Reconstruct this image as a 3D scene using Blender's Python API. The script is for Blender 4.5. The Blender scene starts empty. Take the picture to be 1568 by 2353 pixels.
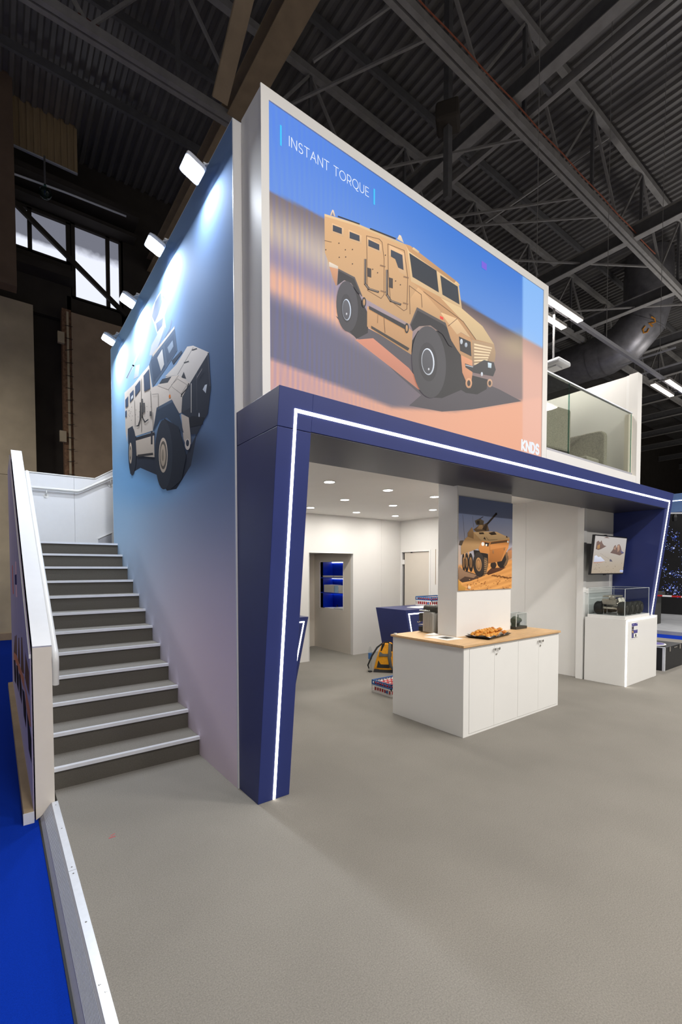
import bpy, bmesh, math, random
from mathutils import Vector, Matrix
random.seed(7)
S = bpy.context.scene
COL = S.collection

# ------------------------------------------------------------------ camera
F, YAW, PIT, ROL, CX, CY, CAMH = 1046.95, math.radians(36.6223), math.radians(-1.9028), math.radians(.0698), 766.62, 1343.25, 1.75
def cam_axes():
    cy, sy, cp, sp = math.cos(YAW), math.sin(YAW), math.cos(PIT), math.sin(PIT)
    f = Vector((sy*cp, cy*cp, sp)); r = Vector((cy, -sy, 0)); d = f.cross(r)
    c, s = math.cos(ROL), math.sin(ROL)
    return r*c + d*s, d*c - r*s, f
RX, DN, FW = cam_axes()
EYE = Vector((0, 0, CAMH))
cam_data = bpy.data.cameras.new('camera'); cam = bpy.data.objects.new('camera', cam_data); COL.objects.link(cam)
m3 = Matrix((RX, -DN, -FW)).transposed()
cam.matrix_world = Matrix.Translation(EYE) @ m3.to_4x4()
cam_data.sensor_fit = 'HORIZONTAL'; cam_data.sensor_width = 36.0
cam_data.lens = F/1568*36.0
cam_data.shift_x = (784 - CX)/1568; cam_data.shift_y = (CY - 1176.5)/1568
cam_data.clip_start = .05; cam_data.clip_end = 200
S.camera = cam
# measuring tools: where a photographed point lies on a known flat surface, and back
def ray(x, y): return RX*((x-CX)/F) + DN*((y-CY)/F) + FW
def on(x, y, ax, v):
    d = ray(x, y); i = 'XYZ'.index(ax); t = (v-EYE[i])/d[i]; return EYE + d*t
def pr(p):
    q = Vector(p)-EYE; z = q.dot(FW); return CX+F*q.dot(RX)/z, CY+F*q.dot(DN)/z

# ------------------------------------------------------------------ light and exposure
S.view_settings.view_transform = 'Standard'; S.view_settings.look = 'None'
S.view_settings.exposure = 0.0; S.view_settings.gamma = 1.0; S.view_settings.use_curve_mapping = False
W = bpy.data.worlds.new('hall_air'); S.world = W; W.use_nodes = True
W.node_tree.nodes['Background'].inputs[0].default_value = (1.0, .97, .93, 1)
W.node_tree.nodes['Background'].inputs[1].default_value = .17
def lamp(name, kind, loc, energy, color=(1, 1, 1), size=.1, size_y=None, dirn=(0, 0, -1), spread=math.pi, parent=None):
    l = bpy.data.lights.new(name, kind); l.energy = energy; l.color = color
    if kind == 'AREA':
        l.shape = 'RECTANGLE' if size_y else 'DISK'; l.size = size
        if size_y: l.size_y = size_y
        l.spread = spread
    elif kind == 'SPOT': l.shadow_soft_size = size; l.spot_size = spread; l.spot_blend = .6
    else: l.shadow_soft_size = size
    o = bpy.data.objects.new(name, l); COL.objects.link(o)
    o.rotation_euler = Vector(dirn).to_track_quat('-Z', 'Y').to_euler(); o.location = loc
    if parent: o.parent = parent; o.location = Vector(loc)-parent.location
    return o
HALL_E, DOWN_E, FLOOD_E = 48.0, 4.8, 24.0

# ------------------------------------------------------------------ materials
def lin(c):
    f = lambda v: (v/255/12.92) if v/255 <= .04045 else ((v/255+.055)/1.055)**2.4
    return (f(c[0]), f(c[1]), f(c[2]), 1.0)
MATS = {}
def M(name, rgb, rough=.5, metal=0., spec=.5, var=.06, scale=14., bump=0., bscale=None, emit=0., coat=0., stretch=None, mott=0., alpha=1., trans=0., ior=1.45):
    m = bpy.data.materials.new(name); m.use_nodes = True; nt = m.node_tree; b = nt.nodes['Principled BSDF']
    c = lin(rgb); MATS[name] = m
    b.inputs['Roughness'].default_value = rough; b.inputs['Metallic'].default_value = metal
    b.inputs['Specular IOR Level'].default_value = spec; b.inputs['Coat Weight'].default_value = coat
    b.inputs['Alpha'].default_value = alpha; b.inputs['Transmission Weight'].default_value = trans; b.inputs['IOR'].default_value = ior
    tc = nt.nodes.new('ShaderNodeTexCoord'); src = tc.outputs['Object']
    if stretch:
        mp = nt.nodes.new('ShaderNodeMapping'); mp.inputs['Scale'].default_value = stretch
        nt.links.new(src, mp.inputs[0]); src = mp.outputs[0]
    n = nt.nodes.new('ShaderNodeTexNoise'); n.inputs['Scale'].default_value = scale; n.inputs['Detail'].default_value = 4
    nt.links.new(src, n.inputs['Vector'])
    r = nt.nodes.new('ShaderNodeValToRGB')
    r.color_ramp.elements[0].position = .3; r.color_ramp.elements[1].position = .7
    r.color_ramp.elements[0].color = (*[max(0, v*(1-var)) for v in c[:3]], 1)
    r.color_ramp.elements[1].color = (*[min(1, v*(1+var)) for v in c[:3]], 1)
    nt.links.new(n.outputs['Fac'], r.inputs[0]); nt.links.new(r.outputs[0], b.inputs['Base Color'])
    if mott:
        n3 = nt.nodes.new('ShaderNodeTexNoise'); n3.inputs['Scale'].default_value = 1.1; n3.inputs['Detail'].default_value = 6
        nt.links.new(src, n3.inputs['Vector']); mr = nt.nodes.new('ShaderNodeMapRange')
        mr.inputs[1].default_value = .3; mr.inputs[2].default_value = .7; mr.inputs[3].default_value = 1-mott; mr.inputs[4].default_value = 1+mott
        vm = nt.nodes.new('ShaderNodeVectorMath'); vm.operation = 'SCALE'
        nt.links.new(n3.outputs['Fac'], mr.inputs[0]); nt.links.new(r.outputs[0], vm.inputs[0]); nt.links.new(mr.outputs[0], vm.inputs['Scale']); nt.links.new(vm.outputs[0], b.inputs['Base Color'])
    if emit:
        b.inputs['Emission Strength'].default_value = emit; b.inputs['Emission Color'].default_value = c
    if bump:
        n2 = nt.nodes.new('ShaderNodeTexNoise'); n2.inputs['Scale'].default_value = bscale or scale*8; n2.inputs['Detail'].default_value = 3
        nt.links.new(src, n2.inputs['Vector'])
        bp = nt.nodes.new('ShaderNodeBump'); bp.inputs['Strength'].default_value = bump; bp.inputs['Distance'].default_value = .004
        nt.links.new(n2.outputs['Fac'], bp.inputs['Height']); nt.links.new(bp.outputs[0], b.inputs['Normal'])
    return m
def printed(name, emit=0., rough=.5, spec=.3):
    """flat print or screen picture: the colour comes from the picture's own colour attribute"""
    m = bpy.data.materials.new(name); m.use_nodes = True; nt = m.node_tree; b = nt.nodes['Principled BSDF']
    a = nt.nodes.new('ShaderNodeAttribute'); a.attribute_name = 'ink'
    b.inputs['Roughness'].default_value = rough; b.inputs['Specular IOR Level'].default_value = spec
    if emit:
        b.inputs['Base Color'].default_value = (.01, .01, .01, 1)
        nt.links.new(a.outputs['Color'], b.inputs['Emission Color']); b.inputs['Emission Strength'].default_value = emit
    else: nt.links.new(a.outputs['Color'], b.inputs['Base Color'])
    MATS[name] = m; return m
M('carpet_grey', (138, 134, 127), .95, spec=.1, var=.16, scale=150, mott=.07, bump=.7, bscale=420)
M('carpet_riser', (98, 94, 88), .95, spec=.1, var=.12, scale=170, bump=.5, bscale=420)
M('carpet_blue', (3, 46, 156), .95, spec=.1, var=.12, scale=150, bump=.5, bscale=400)
M('white_panel', (226, 224, 220), .55, spec=.35, var=.015, scale=2)
M('white_gloss', (232, 231, 228), .28, spec=.5, var=.01, scale=3)
M('white_cap', (224, 224, 226), .4, spec=.4, var=.01)
M('cream_panel', (226, 218, 204), .5, spec=.35, var=.015)
M('navy', (40, 52, 112), .42, spec=.5, var=.05, scale=3)
M('navy_side', (34, 44, 100), .36, spec=.5, var=.05, scale=3)
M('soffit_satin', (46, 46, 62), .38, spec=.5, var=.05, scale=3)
M('led', (255, 253, 246), .4, emit=7.0, var=0)
M('led_soft', (250, 250, 255), .4, emit=5.0, var=0)
M('lamp_face', (255, 252, 246), .4, emit=22.0, var=0)
M('flood_face', (232, 240, 255), .4, emit=26.0, var=0)
M('tube_face', (255, 244, 232), .4, emit=10.0, var=0)
M('alu', (224, 228, 236), .36, metal=.35, var=.03, scale=30)
M('alu_grey', (176, 176, 182), .5, metal=.3, var=.04, scale=40)
M('nosing', (236, 238, 244), .3, metal=.25, var=.03)
M('steel_dark', (100, 99, 100), .6, metal=.1, var=.12, scale=6)
M('steel_beam', (150, 147, 144), .6, metal=.1, var=.12, scale=5)
M('steel_tan', (160, 140, 112), .7, var=.1, scale=4)
M('steel_rust', (92, 50, 38), .8, var=.3, scale=12)
M('deck', (124, 121, 119), .42, metal=.3, var=.14, scale=1.2)
M('duct', (140, 138, 142), .42, metal=.65, var=.16, scale=5)
M('concrete', (196, 180, 152), .9, var=.14, scale=1.6, bump=.2, bscale=40)
M('concrete_warm', (172, 150, 126), .9, var=.12, scale=2, bump=.2, bscale=60)
M('brick_dust', (140, 108, 84), .95, var=.35, scale=14, bump=.8, bscale=40)
M('hall_dark', (62, 56, 50), .9, var=.15, scale=2)
M('brown_column', (112, 92, 76), .8, var=.1, scale=3)
M('black', (22, 22, 24), .5, var=.1)
M('black_gloss', (16, 16, 18), .2, var=.05)
M('rubber', (34, 34, 30), .7, var=.15, scale=30)
M('chrome', (200, 198, 194), .2, metal=1.0, var=.03)
M('model_metal', (190, 184, 172), .3, metal=.8, var=.1, scale=40)
M('model_green', (92, 98, 84), .6, var=.15, scale=40)
M('oak', (214, 176, 130), .5, var=.16, scale=5, stretch=(1.2, 14, 14))
M('oak_edge', (186, 142, 92), .55, var=.14, scale=6, stretch=(1.2, 14, 30))
M('paper', (236, 236, 232), .7, var=.02)
M('paper_grey', (204, 200, 192), .75, var=.06, scale=60)
M('paper_blue', (150, 178, 200), .6, var=.05)
M('cardboard', (176, 134, 88), .8, var=.06)
M('tray', (70, 66, 62), .35, metal=.7, var=.05)
M('pastry', (226, 158, 66), .6, var=.3, scale=26, bump=.6, bscale=60)
M('pastry_dark', (198, 118, 42), .6, var=.35, scale=26, bump=.6, bscale=60)
M('blue_shelf', (4, 46, 176), .35, var=.04)
M('crate_white', (222, 218, 214), .5, var=.03)
M('crate_blue', (62, 110, 168), .5, var=.05)
M('red_pack', (196, 22, 30), .45, var=.12, scale=30)
M('pack_yellow', (228, 156, 18), .7, var=.08, scale=40, bump=.3)
M('pack_black', (34, 34, 34), .8, var=.15, scale=40, bump=.3)
M('pack_grey', (86, 86, 84), .8, var=.12, scale=40, bump=.3)
M('machine_grey', (188, 186, 180), .4, metal=.3, var=.04)
M('machine_dark', (70, 68, 62), .45, metal=.4, var=.06)
M('sofa_fabric', (180, 175, 166), .95, spec=.1, var=.18, scale=70, bump=.6, bscale=260)
M('dark_door', (52, 56, 66), .35, var=.06)
M('beige_wall', (212, 204, 192), .6, var=.02, scale=2)
M('plastic_white', (214, 216, 220), .4, var=.02)
M('case_black', (32, 33, 36), .5, var=.1, scale=20, bump=.2)
M('counter_dark', (66, 66, 64), .7, var=.06)
M('hall_concrete', (120, 116, 110), .85, var=.12, scale=2)
M('guard_print', (172, 162, 184), .8, spec=.1, var=.04, scale=2)
M('platform_grey', (156, 158, 162), .95, spec=.1, var=.1, scale=3)
M('far_blue', (92, 122, 170), .5, var=.04)
M('tape_red', (190, 40, 40), .5, var=.03)
M('shutter', (180, 156, 118), .45, metal=.3, var=.14, scale=3, stretch=(6, 1, .4))
M('orange_paint', (196, 130, 40), .7, var=.2, scale=40)
M('cable_rust', (150, 84, 60), .8, var=.1)
M('red_thread', (200, 70, 80), .9, var=.1)
M('disc_print', (78, 70, 140), .5, var=.5, scale=8)
# glass
def glass(name, rgb, alpha, rough=.02):
    m = bpy.data.materials.new(name); m.use_nodes = True; nt = m.node_tree; nt.nodes.clear()
    o = nt.nodes.new('ShaderNodeOutputMaterial'); t = nt.nodes.new('ShaderNodeBsdfTransparent'); g = nt.nodes.new('ShaderNodeBsdfGlossy')
    mx = nt.nodes.new('ShaderNodeMixShader'); fr = nt.nodes.new('ShaderNodeLayerWeight'); fr.inputs['Blend'].default_value = .5
    pw = nt.nodes.new('ShaderNodeMath'); pw.operation = 'POWER'; pw.inputs[1].default_value = 5
    mt = nt.nodes.new('ShaderNodeMath'); mt.operation = 'MULTIPLY_ADD'; mt.inputs[1].default_value = .5*alpha; mt.inputs[2].default_value = .02*alpha
    t.inputs[0].default_value = lin(rgb); g.inputs['Roughness'].default_value = rough
    nt.links.new(fr.outputs['Facing'], pw.inputs[0]); nt.links.new(pw.outputs[0], mt.inputs[0]); nt.links.new(mt.outputs[0], mx.inputs[0])
    nt.links.new(t.outputs[0], mx.inputs[1]); nt.links.new(g.outputs[0], mx.inputs[2]); nt.links.new(mx.outputs[0], o.inputs[0])
    MATS[name] = m
glass('glass_pane', (236, 238, 233), 1.2)
M('edge_clear', (214, 220, 220), .2, var=.02)
glass('acrylic', (246, 248, 248), .8)
glass('glass_edge', (170, 206, 200), 1.6)
# frosted daylight windows: bright-to-grey daylight gradient painted into the panes' emission
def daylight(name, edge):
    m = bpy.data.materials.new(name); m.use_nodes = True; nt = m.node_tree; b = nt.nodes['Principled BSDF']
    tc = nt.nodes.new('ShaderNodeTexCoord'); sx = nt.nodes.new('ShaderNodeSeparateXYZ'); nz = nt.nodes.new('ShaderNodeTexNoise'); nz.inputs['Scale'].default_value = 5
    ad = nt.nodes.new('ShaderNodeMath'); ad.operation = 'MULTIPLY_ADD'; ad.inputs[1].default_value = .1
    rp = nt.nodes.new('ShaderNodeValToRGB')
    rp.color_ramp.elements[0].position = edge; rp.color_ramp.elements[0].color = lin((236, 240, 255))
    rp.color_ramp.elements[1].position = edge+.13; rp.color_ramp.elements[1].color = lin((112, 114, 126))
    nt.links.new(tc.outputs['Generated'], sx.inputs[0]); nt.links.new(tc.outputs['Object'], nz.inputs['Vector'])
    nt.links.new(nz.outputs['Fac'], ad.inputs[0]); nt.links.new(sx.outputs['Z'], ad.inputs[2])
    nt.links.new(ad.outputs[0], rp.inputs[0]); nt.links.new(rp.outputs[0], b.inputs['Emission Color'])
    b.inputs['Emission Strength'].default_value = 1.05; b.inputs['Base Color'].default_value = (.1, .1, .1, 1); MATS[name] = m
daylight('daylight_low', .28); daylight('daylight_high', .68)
printed('picture_screen', emit=1.0); printed('picture_print', rough=.85, spec=.08); printed('picture_glow', emit=.8)

# ------------------------------------------------------------------ mesh helpers
class MB:
    def __init__(s): s.v = []; s.f = []
    def add(s, v, f):
        o = len(s.v); s.v += [tuple(p) for p in v]; s.f += [tuple(i+o for i in q) for q in f]; return s
    def box(s, x0, y0, z0, x1, y1, z1):
        v = [(x, y, z) for z in (z0, z1) for y in (y0, y1) for x in (x0, x1)]
        return s.add(v, [(0, 2, 3, 1), (4, 5, 7, 6), (0, 1, 5, 4), (2, 6, 7, 3), (0, 4, 6, 2), (1, 3, 7, 5)])
    def hexa(s, b4, t4):
        return s.add(list(b4)+list(t4), [(3, 2, 1, 0), (4, 5, 6, 7), (0, 1, 5, 4), (1, 2, 6, 5), (2, 3, 7, 6), (3, 0, 4, 7)])
    def prism(s, pts, axis, a, b):
        """polygon extruded along an axis; pts are the other two coordinates in xyz order"""
        def P(p, t):
            return {'X': (t, p[0], p[1]), 'Y': (p[0], t, p[1]), 'Z': (p[0], p[1], t)}[axis]
        n = len(pts); v = [P(p, a) for p in pts]+[P(p, b) for p in pts]
        return s.add(v, [tuple(range(n-1, -1, -1)), tuple(range(n, 2*n))]+[(i, (i+1) % n, n+(i+1) % n, n+i) for i in range(n)])
    def bar(s, p, q, w, h=None, up=(0, 0, 1)):
        h = h or w; p = Vector(p); q = Vector(q); d = (q-p).normalized(); u = Vector(up)
        if abs(d.dot(u)) > .98: u = Vector((1, 0, 0))
        x = d.cross(u).normalized()*w/2; y = x.cross(d).normalized()*h/2
        return s.hexa([p-x-y, p+x-y, p+x+y, p-x+y], [q-x-y, q+x-y, q+x+y, q-x+y])
    def tube(s, path, r, n=10, cap=True):
        path = [Vector(p) for p in path]; rings = []; prev = None
        for i, p in enumerate(path):
            d = (path[min(i+1, len(path)-1)]-path[max(i-1, 0)]).normalized()
            if prev is None:
                u = Vector((0, 0, 1)) if abs(d.z) < .9 else Vector((1, 0, 0)); x = d.cross(u).normalized()
            else: x = (prev-d*prev.dot(d)).normalized()
            prev = x; y = d.cross(x); rr = r[i] if isinstance(r, (list, tuple)) else r
            rings.append([p+x*rr*math.cos(2*math.pi*k/n)+y*rr*math.sin(2*math.pi*k/n) for k in range(n)])
        v = [q for g in rings for q in g]
        f = [(i*n+k, i*n+(k+1) % n, (i+1)*n+(k+1) % n, (i+1)*n+k) for i in range(len(path)-1) for k in range(n)]
        if cap: f += [tuple(range(n-1, -1, -1)), tuple((len(path)-1)*n+k for k in range(n))]
        return s.add(v, f)
    def lathe(s, prof, c=(0, 0, 0), n=20, axis='Z'):
        v = []; c = Vector(c)
        for r, h in prof:
            for k in range(n):
                a = 2*math.pi*k/n; x, y = r*math.cos(a), r*math.sin(a)
                v.append(c+Vector({'Z': (x, y, h), 'X': (h, x, y), 'Y': (x, h, y)}[axis]))
        f = [(i*n+k, i*n+(k+1) % n, (i+1)*n+(k+1) % n, (i+1)*n+k) for i in range(len(prof)-1) for k in range(n)]
        f += [tuple(range(n-1, -1, -1)), tuple((len(prof)-1)*n+k for k in range(n))]
        return s.add(v, f)
    def ball(s, c, r, n=10, m=6, sq=(1, 1, 1)):
        c = Vector(c); v = []
        for i in range(m+1):
            t = math.pi*i/m
            for k in range(n):
                a = 2*math.pi*k/n; v.append(c+Vector((r*sq[0]*math.sin(t)*math.cos(a), r*sq[1]*math.sin(t)*math.sin(a), r*sq[2]*math.cos(t))))
        return s.add(v, [(i*n+k, (i+1)*n+k, (i+1)*n+(k+1) % n, i*n+(k+1) % n) for i in range(m) for k in range(n)])
    def rot(s, ang, c, axis='Z'):
        R = Matrix.Rotation(ang, 3, axis); c = Vector(c); s.v = [tuple(R @ (Vector(p)-c)+c) for p in s.v]; return s
    def build(s, name, mat, parent=None, bevel=0., smooth=False, fix=True, **kw):
        me = bpy.data.meshes.new(name); off = parent_origin(parent)
        me.from_pydata([tuple(Vector(p)-off) for p in s.v], [], s.f)
        if fix:
            bm = bmesh.new(); bm.from_mesh(me); bmesh.ops.remove_doubles(bm, verts=bm.verts, dist=1e-6)
            bmesh.ops.recalc_face_normals(bm, faces=bm.faces); bm.to_mesh(me); bm.free()
        o = bpy.data.objects.new(name, me); COL.objects.link(o); me.materials.append(MATS[mat])
        if smooth:
            for p in me.polygons: p.use_smooth = True
            if hasattr(me, 'set_sharp_from_angle'): me.set_sharp_from_angle(angle=math.radians(40))
        if bevel:
            b = o.modifiers.new('bevel', 'BEVEL'); b.width = bevel; b.segments = 2; b.limit_method = 'ANGLE'
        if parent: o.parent = parent
        tag(o, **kw); return o
def parent_origin(p):
    v = Vector((0, 0, 0))
    while p: v += Vector(p.location); p = p.parent
    return v
def tag(o, label=None, cat=None, group=None, kind=None):
    if label: o['label'] = label
    if cat: o['category'] = cat
    if group: o['group'] = group
    if kind: o['kind'] = kind
    return o
def thing(name, loc, label, cat, group=None, kind=None):
    o = bpy.data.objects.new(name, None); COL.objects.link(o); o.location = loc; o.empty_display_size = .1
    return tag(o, label, cat, group, kind)
def copy_tree(o, loc=None, parent=None, label=None):
    c = o.copy(); COL.objects.link(c); c.parent = parent
    if loc is not None: c.location = loc
    if label: c['label'] = label
    for ch in list(o.children): copy_tree(ch, None, c)
    return c
def B(*a): return MB().box(*a)
def mix(a, b, t): return tuple(a[i]+(b[i]-a[i])*t for i in range(3))
def sst(a, b, x):
    t = max(0, min(1, (x-a)/(b-a))); return t*t*(3-2*t)

class Art:
    """a flat printed or displayed picture: coloured shapes laid on one plane, each a hair above the last"""
    def __init__(s, ax, val, sign, src=None, step=.00006):
        s.ax, s.val, s.sg, s.step = ax, val, sign, step; s.v = []; s.f = []; s.c = []; s.n = 0
        s.src = src or (0, 0, 1); s.box = None; s.grad = 0.
    def at(s, p):
        q = on(s.src[0]+p[0]/s.src[2], s.src[1]+p[1]/s.src[2], s.ax, s.val)
        if s.box:
            k = 0 if s.ax == 'Y' else 1
            q[k] = max(s.box[0], min(s.box[1], q[k])); q.z = max(s.box[2], min(s.box[3], q.z))
        return q
    def lay(s, pts3, cols):
        i = 'XYZ'.index(s.ax); s.n += 1; o = len(s.v)
        for p, c in zip(pts3, cols):
            q = list(p); q[i] = s.val+s.sg*s.step*s.n; s.v.append(tuple(q)); s.c.append(lin(c))
        s.f.append(tuple(range(o, o+len(pts3))))
    def poly(s, pts, col):
        if s.grad and not isinstance(col, list):
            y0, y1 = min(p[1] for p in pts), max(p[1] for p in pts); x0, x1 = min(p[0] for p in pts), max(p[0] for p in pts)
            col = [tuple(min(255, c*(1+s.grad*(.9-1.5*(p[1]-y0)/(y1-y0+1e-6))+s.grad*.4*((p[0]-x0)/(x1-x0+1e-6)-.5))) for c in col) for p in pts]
        cols = col if isinstance(col, list) else [col]*len(pts)
        s.lay([s.at(p) for p in pts], cols); return s
    def ell(s, cx, cy, rx, ry, col, rot=0, n=22):
        c, k = math.cos(math.radians(rot)), math.sin(math.radians(rot)); P = []
        for i in range(n):
            a = 2*math.pi*i/n; x, y = rx*math.cos(a), ry*math.sin(a); P.append((cx+x*c-y*k, cy+x*k+y*c))
        return s.poly(P, col)
    def line(s, pts, w, col):
        for (x0, y0), (x1, y1) in zip(pts, pts[1:]):
            d = math.hypot(x1-x0, y1-y0) or 1; nx, ny = -(y1-y0)/d*w/2, (x1-x0)/d*w/2; ex, ey = (x1-x0)/d*w*.35, (y1-y0)/d*w*.35
            s.poly([(x0+nx-ex, y0+ny-ey), (x1+nx+ex, y1+ny+ey), (x1-nx+ex, y1-ny+ey), (x0-nx-ex, y0-ny-ey)], col)
            s.n -= 1
        s.n += 1; return s
    def ground(s, a0, a1, z0, z1, nu, nv, fn):
        """background of the picture: a fine grid, fn(world point, photo x, photo y) -> colour"""
        i = 'XYZ'.index(s.ax); o = len(s.v)
        for j in range(nv+1):
            for k in range(nu+1):
                u = a0+(a1-a0)*k/nu; z = z0+(z1-z0)*j/nv; p = [u, u, z]; p[i] = s.val; x, y = pr(p)
                s.v.append(tuple(p)); s.c.append(lin(tuple(max(0, min(255, t)) for t in fn(p, x, y))))
        s.f += [(o+j*(nu+1)+k, o+j*(nu+1)+k+1, o+(j+1)*(nu+1)+k+1, o+(j+1)*(nu+1)+k) for j in range(nv) for k in range(nu)]
        return s
    def build(s, name, mat, parent=None, **kw):
        off = parent_origin(parent); me = bpy.data.meshes.new(name)
        me.from_pydata([tuple(Vector(p)-off) for p in s.v], [], s.f)
        at = me.color_attributes.new('ink', 'FLOAT_COLOR', 'POINT')
        for i, c in enumerate(s.c): at.data[i].color = c
        want = Vector((0, 0, 0)); want['XYZ'.index(s.ax)] = s.sg
        bm = bmesh.new(); bm.from_mesh(me)
        for f in bm.faces:
            f.normal_update()
            if f.normal.dot(want) < 0: f.normal_flip()
        bm.to_mesh(me); bm.free()
        o = bpy.data.objects.new(name, me); COL.objects.link(o); me.materials.append(MATS[mat])
        if parent: o.parent = parent
        tag(o, **kw); return o
# thin upright capitals drawn with strokes, unit cap height
def arc(cx, cy, r, a0, a1, n=10, ry=None): return [(cx+r*math.cos(math.radians(a0+(a1-a0)*i/n)), cy+(ry or r)*math.sin(math.radians(a0+(a1-a0)*i/n))) for i in range(n+1)]
STROKES = {
 'I': (.16, [[(.08, 0), (.08, 1)]]),
 'N': (.86, [[(.08, 0), (.08, 1), (.78, 0), (.78, 1)]]),
 'S': (.66, [arc(.33, .74, .25, 30, 270, 9, .26)+arc(.33, .25, .27, 90, -150, 9, .25)]),
 'T': (.74, [[(.02, 1), (.72, 1)], [(.37, 0), (.37, 1)]]),
 'A': (.86, [[(.04, 0), (.43, 1), (.82, 0)], [(.19, .36), (.67, .36)]]),
 'O': (1.04, [arc(.52, .5, .47, 0, 360, 20, .5)]),
 'R': (.74, [[(.08, 0), (.08, 1), (.38, 1)]+arc(.38, .69, .3, 90, -90, 8, .31)+[(.08, .38)], [(.4, .38), (.68, 0)]]),
 'Q': (1.04, [arc(.52, .5, .47, 0, 360, 20, .5), [(.56, .02), (.72, -.16), (.96, -.14)]]),
 'U': (.82, [[(.08, 1), (.08, .36)]+arc(.41, .36, .33, 180, 360, 10, .36)+[(.74, .36), (.74, 1)]]),
 'E': (.66, [[(.62, 0), (.08, 0), (.08, 1), (.6, 1)], [(.08, .52), (.54, .52)]]),
 'K': (.74, [[(.1, 0), (.1, 1)], [(.66, 1), (.14, .5), (.68, 0)]]),
 'D': (.82, [[(.1, 0), (.1, 1), (.34, 1)]+arc(.34, .5, .38, 90, -90, 10, .5)+[(.1, 0)]]),
 'M': (.96, [[(.08, 0), (.08, 1), (.48, .35), (.88, 1), (.88, 0)]]),
 'B': (.72, [[(.08, 0), (.08, 1), (.36, 1)]+arc(.36, .76, .24, 90, -90, 6, .24)+[(.08, .52)], [(.36, .52)]+arc(.36, .26, .28, 90, -90, 6, .26)+[(.08, 0)]]),
 'L': (.6, [[(.08, 1), (.08, 0), (.56, 0)]]),
 'Y': (.76, [[(.03, 1), (.38, .48), (.73, 1)], [(.38, .48), (.38, 0)]]),
 'C': (.8, [arc(.44, .5, .37, 50, 310, 12, .5)]),
 'P': (.7, [[(.08, 0), (.08, 1), (.38, 1)]+arc(.38, .7, .28, 90, -90, 8, .3)+[(.08, .4)]]),
 ' ': (.42, []),
}
def word(art, text, start, along, up, height, w, col, width=None, weight=1.0):
    """strokes written on the picture's plane from a world point"""
    start, along, up = Vector(start), Vector(along), Vector(up); adv = sum(STROKES[c][0]+.14 for c in text)-.14
    k = (width/adv if width else height); x = 0
    for ch in text:
        for st in STROKES[ch][1]:
            for a, b in zip(st, st[1:]):
                d = Vector(((b[0]-a[0])*k, (b[1]-a[1])*height)); L = d.length
                if L < 1e-6: continue
                n = Vector((-d.y, d.x))/L*w/2; e = d/L*w*.4
                q = [Vector(((x+a[0])*k, a[1]*height))-e+n, Vector(((x+b[0])*k, b[1]*height))+e+n, Vector(((x+b[0])*k, b[1]*height))+e-n, Vector(((x+a[0])*k, a[1]*height))-e-n]
                art.lay([start+along*p.x+up*p.y for p in q], [col]*4); art.n -= 1
        x += STROKES[ch][0]+.14
    art.n += 1

# ================================================================== the setting
def struct(mb, name, mat, label, parent=None, **kw):
    return mb.build(name, mat, parent, label=label, kind='structure' if not parent else None, **kw)
struct(B(.345, -3.5, -.1, 13.6, 9.4, 0), 'floor', 'carpet_grey', 'grey carpeted platform floor of the exhibition stand')
struct(B(-14, -6, -.3, 60, 14.9, -.12), 'floor_hall', 'hall_concrete', 'grey concrete floor of the hall')
struct(B(-4, -6, -.12, .344, 14.7, -.101), 'floor_aisle', 'carpet_blue', 'bright blue aisle carpet beside the stairs')
struct(B(13.602, -3.5, -.12, 15.198, 14, -.101), 'floor_aisle_right', 'carpet_blue', 'strip of blue aisle carpet beyond the flight case')
B(.560, 3.21, .0, .600, 3.216, .0012).add([(.575, 3.23, .0012), (.605, 3.245, .0012), (.604, 3.25, .0012), (.574, 3.236, .0012)], [(0, 1, 2, 3)]).build('thread', 'red_thread', label='tiny red thread lying on the grey carpet', cat='thread')

# graphic wall beside the stairs
wl = struct(B(1.526, 3.33, 0, 1.594, 7.88, 5.18), 'wall_left', 'white_panel', 'tall wall beside the stairs carrying a large vehicle print')
B(1.522, 3.330, 0, 1.5265, 3.338, 5.18).build('edge_trim', 'alu', wl)
B(1.522, 7.872, 0, 1.5265, 7.88, 5.18).build('edge_trim', 'alu', wl)
B(1.522, 3.33, 5.18, 1.596, 7.88, 5.186).build('top_trim', 'alu', wl)

# stand interior
wb = thing('wall_back', (5.8, 7.2, 0), 'white back wall of the stand with a recess opening', 'wall', kind='structure'); del wb['category']
B(1.6, 7.2, 0, 4.776, 7.28, 2.075).build('wall_panel', 'white_panel', wb)
B(1.6, 7.2, 2.075, 5.85, 7.28, 2.95).build('wall_panel', 'white_panel', wb)
B(5.85, 7.2, 0, 6.62, 7.28, 2.95).build('wall_panel', 'white_panel', wb)
B(6.623, 7.2, 0, 7.2, 7.28, 2.95).build('wall_panel', 'white_panel', wb)
B(4.776, 7.19, 2.068, 5.85, 7.2, 2.075).build('opening_trim', 'white_gloss', wb)
B(4.768, 7.19, 0, 4.776, 7.2, 2.075).build('opening_trim', 'white_gloss', wb)
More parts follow.
